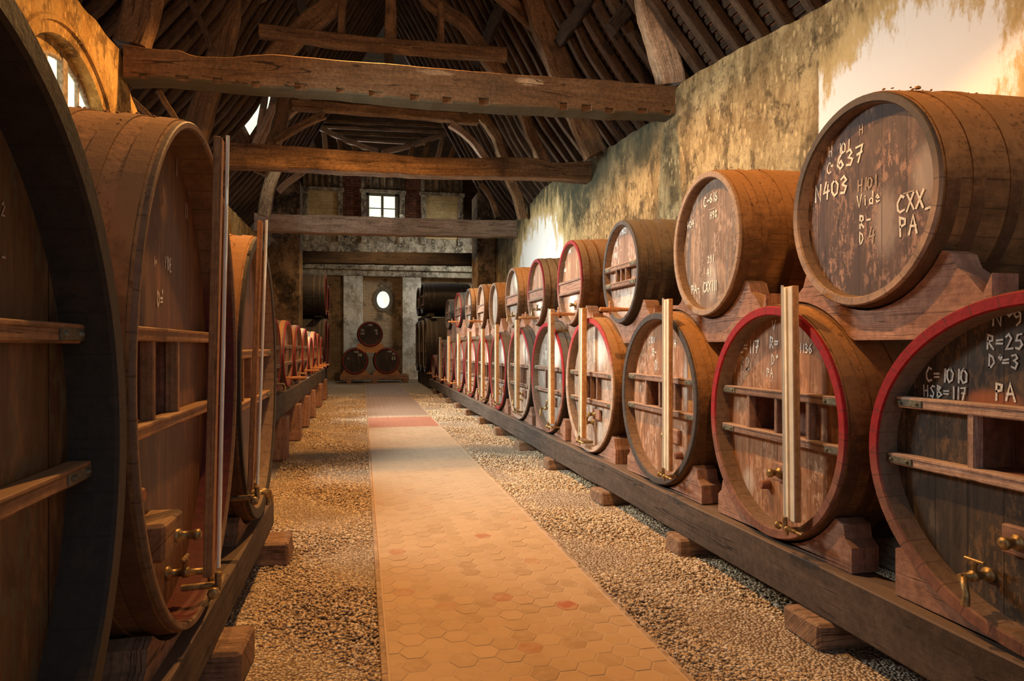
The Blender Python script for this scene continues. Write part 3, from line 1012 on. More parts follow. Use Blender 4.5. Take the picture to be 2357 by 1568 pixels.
# end wall: brick, pilasters, cornices, dormers
def brick_mat():
    m, t = newmat('old_sooty_brick')
    b = t.n('ShaderNodeTexBrick')
    v = t.map(t.obj(), (1, 1, 1), (0, 0, 0), (PI / 2, 0, 0))
    t.put(b.inputs['Vector'], v)
    b.inputs['Color1'].default_value = (.30, .17, .08, 1)
    b.inputs['Color2'].default_value = (.42, .26, .13, 1)
    b.inputs['Mortar'].default_value = (.42, .33, .22, 1)
    b.inputs['Scale'].default_value = 1.0
    b.inputs['Brick Width'].default_value = .24
    b.inputs['Row Height'].default_value = .075
    b.inputs['Mortar Size'].default_value = .012
    n = t.noise(t.obj(), 1.2, 6, .7)
    n2 = t.noise(t.obj(), 8.0, 6, .7)
    col = t.mix(t.m('MULTIPLY', t.step(n, .5, .62), .85), b.outputs[0], (.09, .06, .035))
    col = t.mix(t.m('MULTIPLY', t.step(n, .44, .34), .7), col, (.5, .38, .22))
    t.end(col, .9, t.bump(t.m('ADD', b.outputs[1], t.m('MULTIPLY', n2, -.6)), .6, -.02))
    return m
M['brick'] = brick_mat()
M['boards'] = wood('yellow_infill_boards', (.46, .30, .12), (.6, .42, .2), (1.0, 14), .8, None, 0, .5, .3)
M['tile_red'] = None

def endwall():
    mb = MB()
    # lower brick wall with an oval window hole
    ox, oz = at(882, 690, D=YE).x, at(882, 690, D=YE).z
    ra, rb = .30, .40
    z1 = at(850, 637, D=YE).z
    n = 32
    ring = [(ox + (ra + .0) * math.cos(2 * PI * k / n + PI / 4), oz + rb * math.sin(2 * PI * k / n + PI / 4)) for k in range(n)]
    xa, xb = ox - .7, ox + .7
    za, zb = oz - .8, oz + .8
    sq = []
    for k in range(n):
        A = 2 * PI * k / n + PI / 4
        c, s = math.cos(A), math.sin(A)
        q = max(abs(c), abs(s))
        sq.append((ox + .7 * c / q, oz + .8 * s / q))
    for k in range(n):
        j = (k + 1) % n
        mb.quad((ring[k][0], YE, ring[k][1]), (sq[k][0], YE, sq[k][1]), (sq[j][0], YE, sq[j][1]), (ring[j][0], YE, ring[j][1]))
        mb.quad((ring[k][0], YE, ring[k][1]), (ring[j][0], YE, ring[j][1]), (ring[j][0], YE + .4, ring[j][1]), (ring[k][0], YE + .4, ring[k][1]))
    X0, X1 = XL - 2.2, XR + 2.2
    def q4(x0, x1, z0, z1_, y=YE):
        mb.quad((x0, y, z0), (x1, y, z0), (x1, y, z1_), (x0, y, z1_))
    q4(X0, xa, -.1, z1); q4(xb, X1, -.1, z1); q4(xa, xb, -.1, za); q4(xa, xb, zb, z1)
    o = struct(mb.build('wall_end', M['brick']))
    root = thing('window_3', 'x', 'window'); del root['label']; del root['category']; struct(root)
    g = MB()
    g.poly([(x, YE + .2, z) for x, z in ring])
    g.build('pane', M['glass_lit'], root)
    f = MB()
    rows = []
    for k in range(n):
        A = 2 * PI * k / n
        c, s = math.cos(A), math.sin(A)
        rows.append([(ox + (ra - .02) * c, YE + .1, oz + (rb - .02) * s), (ox + (ra - .02) * c, YE - .05, oz + (rb - .02) * s),
                     (ox + (ra + .14) * c, YE - .05, oz + (rb + .14) * s), (ox + (ra + .14) * c, YE + .02, oz + (rb + .14) * s)])
    rows.append(rows[0])
    f.grid(rows, lambda i, j: (i * .1, j * .1), False, False, True)
    f.build('window_frame', M['frame'], root)
    # pilasters
    def block(name, x0, x1, y0, y1, z0, z1_, mat, **kw):
        b = MB()
        b.box(((x0 + x1) / 2, (y0 + y1) / 2, (z0 + z1_) / 2), (x1 - x0, y1 - y0, z1_ - z0), None, None, .02)
        return struct(b.build(name, mat))
    D = YE - .45
    p1, p2 = at(790, 640, D=D), at(835, 640, D=D)
    block('trim_3', p1.x, p2.x, D, YE + .02, 0, z1, M['plaster_w'])
    p1, p2 = at(926, 640, D=D), at(969, 640, D=D)
    block('trim_4', p1.x, p2.x, D, YE + .02, 0, z1, M['plaster_w'])
    p1, p2 = at(690, 640, D=D), at(712, 640, D=D)
    # lintel cornices
    za, zb = at(850, 636, D=D).z, at(850, 622, D=D).z
    block('trim_5', XL - 2, XR + 2, D - .05, YE + .3, za, zb, M['plaster_e'])
    zc = at(850, 612, D=D).z
    block('trim_6', XL - 2, XR + 2, D - .18, YE + .3, zb, zc, M['plaster_e'])
    # plaster band above
    zd = at(850, 500, D=D).z
    block('wall_end_upper', XL - 2.1, XR + 2.1, D + .1, YE + .4, zc, zd, M['plaster_e'])
    # dormers
    Dd = D
    ztop = at(850, 437, D=Dd).z
    zlow = zd
    def px(x): return at(x, 470, D=Dd).x
    def pz(y): return at(870, y, D=Dd).z
    def bx(mb, xa, xb, ya, yb, dy0, dy1, grain=None):
        x0, x1 = px(xa), px(xb)
        z1_, z0 = pz(ya), pz(yb)
        mb.box(((x0 + x1) / 2, Dd + (dy0 + dy1) / 2, (z0 + z1_) / 2), (x1 - x0, dy1 - dy0, z1_ - z0), None, grain, .015)
    for k, (xa, xb, lab) in enumerate(((697, 789, 'boarded dormer left of the small lit window high on the end wall'), (831, 932, ''), (969, 1066, 'boarded dormer right of the small lit window high on the end wall'))):
        root = thing('window_4' if k == 1 else 'dormer', lab or 'x', 'dormer')
        if k == 1:
            del root['label']; del root['category']; struct(root)
        fr = MB()
        bx(fr, xa, xa + 12, 444, 560, -.06, .12, 2)
        bx(fr, xb - 12, xb, 444, 560, -.06, .12, 2)
        bx(fr, xa - 3, xb + 3, 437, 445, -.1, .14, 0)
        fr.build('dormer_frame', M['plaster_e'], root, .02, 4)
        if k == 1:
            g = MB(); bx(g, 850, 910, 450, 520, .05, .06)
            g.build('pane', M['glass_lit'], root)
            s_ = MB()
            bx(s_, 843, 850, 444, 530, .0, .1, 2); bx(s_, 909, 916, 444, 530, .0, .1, 2); bx(s_, 877, 883, 444, 530, -.01, .1, 2)
            bx(s_, 843, 916, 444, 451, .0, .1, 0); bx(s_, 843, 916, 478.6, 480.6, .0, .08, 0)
            s_.build('sash', M['frame'], root)
            c = MB(); bx(c, 843, 916, 505, 545, .02, .3)
            c.build('apron', M['plaster_e'], root)
        else:
            c = MB(); bx(c, xa + 10, xb - 10, 444, 545, .04, .3, 0)
            c.build('infill_boards', M['boards'], root)
        for q in range(6):
            s_ = MB()
            xq = xa + 8 + (xb - xa - 20) * q / 5
            bx(s_, xq, xq + 5, 398, 437, .0, .14, 2)
            s_.build('stud', M['rafter'], root, .01, 5)
        c = MB(); bx(c, xa, xb, 396, 438, .12, .2)
        c.build('plaster_infill', M['plaster_e'], root)
    # flat wall behind up to the roof
    b = MB()
    b.box(((XL + XR) / 2, Dd + .75, (zc + 12.5) / 2), (11.4, .1, 12.5 - zc))
    struct(b.build('wall_end_gable', M['rafter']))
    for nm, x in (('wall_bay_left', XL - 2.15), ('wall_bay_right', XR + 2.15)):
        b = MB()
        b.box((x, (YN + YE) / 2 + .3, 6.2), (.2, YE - YN + .8, 12.5))
        struct(b.build(nm, M['plaster_e']))
    b = MB()
    b.box(((XL + XR) / 2, (YN + YE) / 2 + .6, 12.5), (11.6, YE - YN + 1.4, .1))
    struct(b.build('ceiling_bay', M['beam_dark']))
    for nm, xa, xb in (('wall_bay_front_left', XL - 2.2, XL - .5), ('wall_bay_front_right', XR + .5, XR + 2.2)):
        b = MB()
        b.box(((xa + xb) / 2, YN + .0, 6.2), (xb - xa, .2, 12.5))
        struct(b.build(nm, M['plaster_e']))
    b = MB()
    for s_ in (1, -1):
        xw = XR if s_ > 0 else XL
        b.poly([(xw + s_ * .6, YN + .1, RZ - .5), (xw + s_ * .6, YN + .1, 12.5), (XC, YN + .1, 12.5), (XC, YN + .1, roofz(3.55) + .2), (xw - s_ * .4, YN + .1, RZ + .7)])
    struct(b.build('wall_bay_gable', M['plaster_e']))
endwall()

# reddish tile undersides between the dormers
def roof_tile_mat(name, c1, c2, gap):
    m, t = newmat(name)
    s = t.sep(t.uv())
    k = t.m('DIVIDE', s[1], .11)
    fr = t.m('FRACT', k)
    j = t.m('DIVIDE', s[0], .17)
    wn = t.white(t.m('ADD', t.m('FLOOR', j), t.m('MULTIPLY', t.m('FLOOR', k), 57.0)))
    n = t.noise(t.obj(), 10.0, 5, .7)
    col = t.mix(wn, c1, c2)
    col = t.mix(t.m('MULTIPLY', t.step(n, .45, .65), .6), col, gap)
    col = t.mix(t.m('LESS_THAN', fr, .12), col, gap)
    col = t.mix(t.m('LESS_THAN', t.m('FRACT', j), .06), col, gap)
    t.end(col, .9, t.bump(t.m('ADD', fr, t.m('MULTIPLY', wn, .4)), .8, .03))
    return m
M['tiles'] = roof_tile_mat('clay_tile_underside', (.09, .03, .014), (.20, .07, .03), (.02, .012, .008))
M['lath'] = wood('roof_batten_wood', (.045, .026, .014), (.09, .052, .028), (2, 30), .9)
mb = MB()
Dq = YE - .30
for (xa, xb) in ((789, 831), (932, 969)):
    x0, x1 = at(xa, 480, D=Dq).x, at(xb, 480, D=Dq).x
    z0, z1 = at(850, 545, D=Dq).z, at(850, 395, D=Dq).z
    mb.quad((x0, Dq, z0), (x1, Dq, z0), (x1, Dq, z1), (x0, Dq, z1), [(z, x) if False else (x, z) for x, z in ((x0, z0), (x1, z0), (x1, z1), (x0, z1))])
struct(mb.build('ceiling_end', M['tiles']))

# roof planes: tiles, battens
def roof_side(sgn):
    name = 'ceiling_right' if sgn > 0 else 'ceiling_left'
    xw = XR if sgn > 0 else XL
    def P(d, y, off):      # d = run inwards from the wall face, off = outward of rafter underside
        return (xw - sgn * d, y, roofz(d) + off)
    mb = MB()
    d0, d1 = -1.1, (XR - XL) / 2
    ln = math.hypot(1, SL)
    off = .24
    dd_ = (d0, .4, d1)
    dl_ = (0, 1.5 * 1.6, 1.5 * 1.6 + 3.15 * 2.015)
    rows = [[P(d, y, off) for d in dd_] for y in (-3, 12, YN)]
    yy = (-3, 12, YN)
    mb.grid(rows, lambda i, j: (yy[i], dl_[j]), False, False, sgn > 0)
    struct(mb.build(name, M['tiles']))
    lb = MB()
    ds = []
    d = d0
    while d < d1:
        ds.append(d)
        d += .125 / (ln if d < .4 else 2.015)
    for d in ds:
        a = P(d, -3, off - .035); b = P(d, YE + .4, off - .035)
        e = .028 / ln
        y0, y1 = -3, YN
        p = [P(d - e, y0, off - .002), P(d + e, y0, off - .002), P(d + e, y0, off - .05), P(d - e, y0, off - .05)]
        q = [(u[0], y1, u[2]) for u in p]
        for s_ in ((1, 2), (2, 3), (3, 0)):
            lb.quad(p[s_[0]], p[s_[1]], q[s_[1]], q[s_[0]], [(0, 0), (0, .03), (34, .03), (34, 0)])
    o = lb.build('roof_battens', M['lath'])
    struct(o)
    return P
for sgn in (1, -1):
    P = roof_side(sgn)
    side = 'right' if sgn > 0 else 'left'
    nraf = 0
    y = 4.4 if sgn > 0 else 5.6
    cnt = {}
    ly = -1
    while y < YN - .2:
        wd = rnd.uniform(.10, .15)
        mb = MB()
        j = rnd.uniform(-.04, .04)
        skip = (sgn < 0 and 15.5 < y < 16.9)
        d_lo = 1.2 if skip else -.75
        pts = [P(d_lo, y + j, .06), P(.4, y + rnd.uniform(-.03, .03), .06)] + ([P(.8, y, .06)] if not skip else []) + [P(1.5, y + rnd.uniform(-.03, .03), .06 + rnd.uniform(-.02, .02)), P(2.5, y + rnd.uniform(-.03, .03), .07), P(3.5, y, .08)]
        if skip: pts = pts[:1] + pts[2:]
        timber(mb, pts, wd, .15, (0, 1, 0), .010, .5)
        o = mb.build('rafter', M['rafter'])
        local(o, pts[0])
        nraf += 1
        bay = ('before the nearest tie beam' if y < 8.9 else 'between the first and second tie beams' if y < 12.6 else
               'between the second and third tie beams' if y < 19.2 else 'beyond the third tie beam')
        cnt[bay] = cnt.get(bay, -1) + 1
        tag(o, '%s rafter on the %s roof slope %s' % (ORD[cnt[bay]], side, bay), 'rafter', 'rafters on the %s slope %s' % (side, bay))
        y += rnd.uniform(.40, .46)
    # purlins
    for (d, nm, ya, yb) in ((.85, 'lower', 9.95, 12.3), (1.6, 'upper', 11.7, 16.0)) if sgn > 0 else ((1.6, 'upper', 12.6, 16.0),):
        mb = MB()
        q = [P(d, yy, -.16) for yy in (ya, (ya + yb) / 2, yb)]
        timber(mb, q, .22, .2, (sgn * SL, 0, 1), .02, .4)
        o = mb.build('purlin', M['beam_dark'])  # dark colour stands in for the shade on the purlins
        local(o, q[0])
        tag(o, '%s dark purlin under the rafters of the %s roof slope' % (nm, side), 'purlin')
# cross-wall stubs at the end of the nave
def stub(i, x0, x1, mat, ztop):
    b = MB()
    nx = 8
    b.box(((x0 + x1) / 2, 22.5, ztop / 2), (x1 - x0, 1.1, ztop), None, None, .03)
    return struct(b.build('wall_pier_%d' % i, mat))
m_ = plaster('sooty_pier_plaster', (.16, .10, .055), (.30, .2, .11), (.03, .022, .015))
stub(1, XL, at(690, 600, D=21.95).x, m_, at(650, 412, D=21.95).z)
stub(2, at(1098, 600, D=21.95).x, XR, m_, at(1120, 443, D=21.95).z)
# ------------------------------------------------------------------ roof trusses
def tie_profile(name, D, depth, top, bot, mat, parent, notches=(), wob=.012):
    """heavy hewn beam crossing the nave at depth D; outline surveyed in the photo"""
    tp = [at(x, y, D=D) for x, y in top]
    bp = [at(x, y, D=D) for x, y in bot]
    tt = [(p.x, p.z) for p in tp]; bb = [(p.x, p.z) for p in bp]
    x0 = min(tt[0][0], bb[0][0]); x1 = max(tt[-1][0], bb[-1][0])
    xs = [x0 + (x1 - x0) * k / 70 for k in range(71)]
    nb = []
    for (a, b, hpx) in notches:
        a_, b_ = at(a, 250, D=D).x, at(b, 250, D=D).x
        nb.append((a_, b_, hpx))
        xs += [a_ - .001, a_ + .001, b_ - .001, b_ + .001]
    xs.sort()
    seed = rnd.random() * 90
    rows = []
    for x in xs:
        zt = interp(x, tt) + noise.noise(Vector((x * 4, seed, 0))) * wob
        zb = interp(x, bb) + noise.noise(Vector((x * 4, seed + 5, 0))) * wob
        y0 = D + noise.noise(Vector((x * 2, seed + 9, 0))) * wob
        nd, nh = 0.0, .07
        for a_, b_, hp in nb:
            if a_ < x < b_:
                nd = .045; nh = hp
        zk = zb + nh
        c = .010
        rows.append([(x, y0 + depth, zb), (x, y0 + depth, zt), (x, y0 + c, zt), (x, y0, zt - c), (x, y0, zb + (zt - zb) * .5 + .0), (x, y0, zk), (x, y0 + nd, zk - .001), (x, y0 + nd, zb + (.02 if not nd else .0)), (x, y0 + nd + .02, zb)])
    mb = MB()
    mb.grid(rows, lambda i, j: (xs[min(i, len(xs) - 1)] + seed, j * .1 + seed), True, False, False)
    mb.poly(rows[0]); mb.poly(rows[-1][::-1])
    return mb.build(name, mat, parent)

def member(name, pts, D, wpx, mat, parent, dep=.2, wob=.014):
    q = [at(x, y, D=D + dep / 2) for x, y in pts]
    m = D * CY + .3
    mb = MB()
    timber(mb, q, dep, wpx * m / FPX, (0, 1, 0), wob, .15)
    return mb.build(name, mat, parent)

T1, T2, T3, T4 = 8.87, 12.45, 14.6, 18.9
tr = thing('roof_truss', 'nearest roof truss, its tie beam cut with a row of square mortises', 'roof truss', (XC, T1, 4.7))
tr.location = (0, 0, 0)
NT_ = [(320, 339, .05), (403, 434, .05), (490, 512, .06), (579, 598, .06), (678, 708, .075), (774, 794, .05), (849, 881, .06), (944, 965, .07),
       (1019, 1041, .07), (1102, 1127, .09), (1289, 1307, .09), (1339, 1362, .08), (1393, 1413, .06), (1468, 1490, .06), (1527, 1545, .05)]
m_near = None
def near_beam_mat():
    m, t = newmat('notched_beam_oak')
    uv = t.uv(); o = t.obj()
    s = t.sep(o)
    g = t.noise(t.map(o, (1.0, 14, 16)), 1.0, 6, .65, .5)
    b = t.noise(o, 2.0, 6, .65)
    col = t.mix(t.step(g, .3, .7), (.15, .078, .034), (.23, .125, .056))
    col = t.mix(t.m('MULTIPLY', t.step(b, .5, .7), .5), col, (.30, .17, .085))
    col = t.mix(t.m('MULTIPLY', t.step(b, .46, .3), .6), col, (.10, .06, .03))
    fl = t.noise(t.map(o, (9, 9, 18)), 1.0, 6, .75)
    for (px, py, rx, rz) in ((1218, 188, .20, .055), (1005, 167, .26, .035)):
        c = at(px, py, D=T1)
        dx = t.m('DIVIDE', t.m('SUBTRACT', s[0], c.x), rx)
        dz = t.m('DIVIDE', t.m('SUBTRACT', s[2], c.z), rz)
        d = t.m('SQRT', t.m('ADD', t.m('MULTIPLY', dx, dx), t.m('MULTIPLY', dz, dz)))
        d = t.m('ADD', d, t.m('MULTIPLY', t.m('SUBTRACT', fl, .5), 1.2))
        col = t.mix(t.m('MULTIPLY', t.step(d, 1.15, .6), .85 if px > 1100 else .5), col, (.62, .42, .24))
    mv = t.step(t.noise(o, 22.0, 5, .75), .3, .7, .7, 1.3)
    col = t.mix(1.0, col, t.comb(mv, mv, mv), 'MULTIPLY')
    ck = t.noise(t.map(o, (.45, 3, 6)), 1.0, 2, .5, .8)
    ckf = t.m('MULTIPLY', t.step(t.m('ABSOLUTE', t.m('SUBTRACT', ck, .5)), .010, .002), .85)
    col = t.mix(ckf, col, (.03, .018, .01))
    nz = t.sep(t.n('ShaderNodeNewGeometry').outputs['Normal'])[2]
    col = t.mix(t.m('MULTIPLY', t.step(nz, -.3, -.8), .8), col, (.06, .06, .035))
    t.end(col, .88, t.bump(t.m('ADD', t.m('MULTIPLY', g, .8), t.m('MULTIPLY', fl, .5)), .7, .02))
    return m
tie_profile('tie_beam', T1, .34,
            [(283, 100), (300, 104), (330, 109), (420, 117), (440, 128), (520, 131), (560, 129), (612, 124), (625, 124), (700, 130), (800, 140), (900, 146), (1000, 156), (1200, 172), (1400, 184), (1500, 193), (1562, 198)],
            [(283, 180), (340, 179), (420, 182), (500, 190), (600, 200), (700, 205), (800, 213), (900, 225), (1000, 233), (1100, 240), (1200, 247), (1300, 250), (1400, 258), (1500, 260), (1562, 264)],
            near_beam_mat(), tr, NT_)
member('post', [(1543, 196), (1532, 140), (1516, 90), (1500, 40), (1490, -10), (1484, -70), (1470, -160)], T1 + .05, 64, M['post_light'], tr, .22, .02)
member('post', [(305, 108), (318, 50), (330, 0), (342, -60), (362, -160)], T1 + .05, 60, M['beam'], tr, .24, .02)
member('tie_brace', [(1465, -10), (1445, 22), (1405, 66)], T1 + .6, 34, M['beam_dark'], tr, .16)

tr2 = thing('roof_truss', 'second roof truss from the camera, king post and collar over a wavy tie beam', 'roof truss')
tie_profile('tie_beam', T2, .34,
            [(495, 323), (600, 331), (700, 338), (800, 346), (900, 353), (960, 362), (1100, 363), (1200, 361), (1240, 365), (1262, 372), (1300, 374), (1340, 370), (1366, 370)],
            [(495, 380), (600, 383), (700, 388), (800, 394), (900, 398), (1000, 404), (1100, 404), (1200, 406), (1300, 410), (1366, 416)],
            M['beam'], tr2)
member('post', [(1372, 358), (1345, 300), (1310, 215), (1288, 160), (1262, 90), (1240, 20), (1225, -50), (1215, -110)], T2 - .75, 56, M['beam'], tr2, .24, .02)
member('post', [(445, 340), (462, 270), (482, 200), (505, 130), (520, 60), (530, 0), (540, -70)], T2 - .75, 46, M['beam'], tr2, .24, .02)
member('brace', [(1252, 78), (1215, 42), (1170, 5), (1120, -35)], T2 - .02, 30, M['beam'], tr2, .16)
member('brace', [(512, 60), (535, 30), (575, 0), (620, -30)], T2 - .02, 34, M['beam'], tr2, .16)
member('collar', [(596, 72), (700, 84), (800, 98), (900, 106), (1000, 115), (1165, 127)], T2 - .04, 28, M['beam'], tr2, .22)
member('king_post', [(900, -120), (899, 95)], T2 + .1, 26, M['beam'], tr2, .2)
member('king_post', [(894, 120), (894, 160)], T2 + .12, 20, M['beam_dark'], tr2, .16)
member('stud', [(790, -10), (784, 78)], T2 + .1, 16, M['beam'], tr2, .14)
member('stud', [(1013, 5), (1014, 102)], T2 + .1, 15, M['beam'], tr2, .14)
member('curved_brace', [(600, 165), (655, 110), (705, 62), (752, 22), (775, -20), (830, -70)], T2 + .16, 44, M['beam'], tr2, .2, .02)
member('curved_brace', [(1165, 195), (1125, 140), (1098, 100), (1066, 55), (1030, 30), (995, 8), (960, -30)], T2 + .16, 30, M['beam'], tr2, .2, .02)

tr3 = thing('roof_truss', 'third roof truss from the camera, a collar with paired curved braces and no tie beam', 'roof truss')
member('post', [(1258, 400), (1240, 350), (1222, 310), (1208, 270), (1196, 240), (1184, 200)], T3, 26, M['beam'], tr3, .22, .02)
member('post', [(596, 400), (625, 340), (645, 290), (655, 235), (665, 200)], T3, 30, M['beam'], tr3, .22, .02)
member('collar', [(672, 243), (780, 250), (880, 257), (980, 266), (1100, 277)], T3 - .05, 22, M['beam'], tr3, .2)
member('curved_brace', [(632, 325), (680, 298), (722, 275), (745, 264)], T3 - .12, 17, M['beam'], tr3, .14)
member('curved_brace', [(1037, 284), (1070, 310), (1098, 340), (1120, 368)], T3 - .12, 17, M['beam_pale'], tr3, .14)
member('curved_brace', [(1070, 240), (1110, 270), (1140, 312), (1152, 345), (1162, 370)], T3 + .1, 20, M['beam'], tr3, .18)
member('brace', [(640, 285), (672, 255), (712, 226)], T3 + .25, 22, M['beam_pale'], tr3, .16)
for x in (802, 897, 979):
    member('stud', [(x, 205), (x, 250)], T3, 14, M['beam_dark'], tr3, .12)

tr4 = thing('roof_truss', 'fourth roof truss from the camera, its straight tie beam pale with worn limewash', 'roof truss')
tie_profile('tie_beam', T4, .34, [(585, 490), (700, 494), (800, 497), (900, 500), (1000, 503), (1100, 506), (1192, 507)],
            [(585, 531), (700, 534), (800, 538), (900, 540), (1000, 542), (1192, 545)], M['beam_pale'], tr4, (), .02)
member('post', [(1205, 505), (1190, 450), (1178, 420), (1165, 380), (1150, 345)], T4 - 1.6, 24, M['beam'], tr4, .22, .02)
member('post', [(605, 496), (618, 440), (630, 395), (640, 350)], T4 - 1.6, 26, M['beam'], tr4, .22, .02)
member('brace', [(1145, 500), (1135, 470), (1120, 440), (1105, 425)], T4 + .6, 12, M['beam'], tr4, .16)
member('brace', [(640, 440), (668, 415), (700, 392)], T4 + .3, 14, M['beam_pale'], tr4, .16)

b = MB()
tie_profile('tie_beam', 23.4, .34, [(640, 577), (1040, 582), (1150, 583)], [(640, 604), (1040, 610), (1150, 611)], M['beam_dark'], None, (), .01)
o = [q for q in bpy.data.objects if q.name.startswith('tie_beam')][-1]
tag(o, 'sooty dark tie beam below the dormers, between the two masonry piers at the far end', 'beam')

# hipped end: V of hip timbers with short jack rafters below and boards above
hp = thing('hip_frame', 'dark shallow V of roof timbers with short rafters, high at the far end', 'roof framing')
DH = 24.0
member('hip_rafter', [(700, 275), (760, 306), (820, 332), (870, 348)], DH, 11, M['beam_pale'], hp, .2)
member('hip_rafter', [(1050, 298), (990, 320), (930, 340), (880, 350)], DH, 11, M['beam_pale'], hp, .2)
for (x0, y0, x1, y1, mt) in ((707, 295, 722, 345, 'beam_pale'), (745, 306, 752, 350, 'beam_pale'), (780, 318, 786, 355, 'beam'), (815, 333, 818, 355, 'beam'), (845, 342, 846, 360, 'beam'),
                         (950, 338, 944, 365, 'beam'), (985, 326, 975, 365, 'beam'), (1020, 318, 1005, 372, 'beam_pale'), (1055, 312, 1035, 370, 'beam'), (1085, 322, 1068, 375, 'beam')):
    member('jack_rafter', [(x0, y0), (x1, y1)], DH + .1, 11, M[mt], hp, .14)
member('hanger', [(704, 276), (704, 100)], DH + .4, 9, M['beam_dark'], hp, .14)
member('hanger', [(1048, 298), (1048, 60)], DH + .4, 9, M['beam_dark'], hp, .14)
for k, y in enumerate((285, 299, 312, 326)):
    member('ceiling_batten', [(720 + 18 * k, y - 6), (1040 - 18 * k, y + 6)], DH + .5 + .1 * k, 6, M['beam_pale'] if k % 2 else M['beam'], hp, .1)

# small bare members by the left dormer with their daylight put into a pale wood colour
dl = thing('bleached_timbers', 'bare timbers bleached by daylight in the left roof dormer', 'roof framing')
member('stud', [(612, 215), (592, 330)], 15.3, 13, M['beam_pale'], dl, .1)
member('stud', [(632, 222), (606, 335)], 15.3, 15, M['beam_pale'], dl, .1)
member('brace', [(628, 240), (580, 345)], 15.1, 12, M['beam_pale'], dl, .08)
mb = MB()
q = [(XL + d, y, roofz(d) + .14) for d, y in ((.3, 15.7), (.3, 16.5), (1.0, 16.5), (1.0, 15.7))]
mb.quad(*q)
g = mb.build('window_5', M['glass_lit'])
struct(g)

# diagonal props behind the nearest beam on the left
for k, (pts, D, lab) in enumerate((([(435, 0), (470, 70), (492, 125)], 10.0, 'thin slanting prop above the nearest tie beam, at its left end'),
                                   ([(365, 210), (395, 260), (440, 330)], 10.3, 'thin slanting prop below the nearest tie beam, behind the big left cask'),
                                   ([(305, 232), (340, 262), (365, 292)], 9.9, 'short slanting prop where the left wall meets the nearest tie beam'))):
    o = member('prop', pts, D, 12, M['rafter'], None, .1)
    local(o, at(*pts[0], D=D))
    tag(o, lab, 'timber prop')
# ------------------------------------------------------------------ chalk lettering
G = {
 '0': [[(.5, 1), (.15, .8), (.1, .3), (.4, 0), (.8, .15), (.9, .65), (.5, 1)]],
 '1': [[(.5, 0), (.55, 1)]], '2': [[(.15, .8), (.45, 1), (.8, .75), (.4, .3), (.1, 0), (.9, .05)]],
 '3': [[(.15, .9), (.6, 1), (.8, .75), (.4, .55), (.85, .35), (.6, 0), (.1, .1)]],
 '4': [[(.45, 1), (.1, .4), (.9, .45)], [(.7, .8), (.6, 0)]],
 '5': [[(.85, 1), (.3, .97), (.2, .6), (.65, .6), (.85, .3), (.5, 0), (.1, .08)]],
 '6': [[(.75, 1), (.3, .7), (.12, .25), (.45, 0), (.85, .2), (.6, .5), (.2, .35)]],
 '7': [[(.1, .95), (.9, 1), (.45, 0)], [(.3, .5), (.85, .55)]],
 '8': [[(.5, .55), (.2, .8), (.5, 1), (.8, .8), (.5, .55), (.15, .25), (.5, 0), (.85, .25), (.5, .55)]],
 '9': [[(.8, .75), (.5, 1), (.2, .75), (.45, .5), (.8, .65), (.75, .2), (.4, 0)]],
 'A': [[(.05, 0), (.5, 1), (.95, 0)], [(.2, .4), (.8, .4)]], 'B': [[(.15, 0), (.2, 1), (.7, .85), (.3, .55), (.85, .3), (.15, 0)]],
 'C': [[(.85, .9), (.5, 1), (.12, .6), (.15, .2), (.5, 0), (.9, .12)]], 'D': [[(.15, 0), (.2, 1), (.7, .8), (.85, .4), (.5, .05), (.1, 0)]],
 'H': [[(.15, 0), (.15, 1)], [(.85, 0), (.85, 1)], [(.15, .5), (.85, .5)]], 'I': [[(.5, 0), (.5, 1)]],
 'L': [[(.2, 1), (.15, 0), (.85, .03)]], 'N': [[(.1, 0), (.15, 1), (.8, 0), (.85, 1)]],
 'P': [[(.2, 0), (.2, 1), (.75, .9), (.75, .6), (.2, .5)]], 'R': [[(.15, 0), (.2, 1), (.75, .88), (.7, .6), (.2, .5), (.9, 0)]],
 'S': [[(.85, .9), (.5, 1), (.2, .75), (.75, .35), (.5, 0), (.1, .1)]], 'V': [[(.05, 1), (.45, 0), (.95, 1)]],
 'X': [[(.1, 1), (.9, 0)], [(.9, 1), (.1, 0)]], 'E': [[(.85, 1), (.2, 1), (.15, 0), (.9, 0)], [(.2, .5), (.7, .5)]],
 'i': [[(.5, 0), (.5, .55)], [(.5, .75), (.5, .8)]], 'd': [[(.8, 1), (.75, 0), (.3, .05), (.2, .35), (.7, .5)]],
 'e': [[(.2, .3), (.8, .35), (.5, .6), (.2, .35), (.4, 0), (.85, .1)]], 'n': [[(.15, 0), (.2, .55), (.6, .55), (.7, 0)]],
 '=': [[(.1, .6), (.85, .63)], [(.1, .35), (.85, .38)]], '-': [[(.15, .5), (.75, .52)]],
 'o': [[(.5, .95), (.3, .8), (.5, .65), (.7, .8), (.5, .95)]], '.': [[(.4, .45), (.55, .5)]],
 '_': [[(0, -.15), (1, -.1)]], '~': [[(0, 1.15), (1, 1.2)]],
}
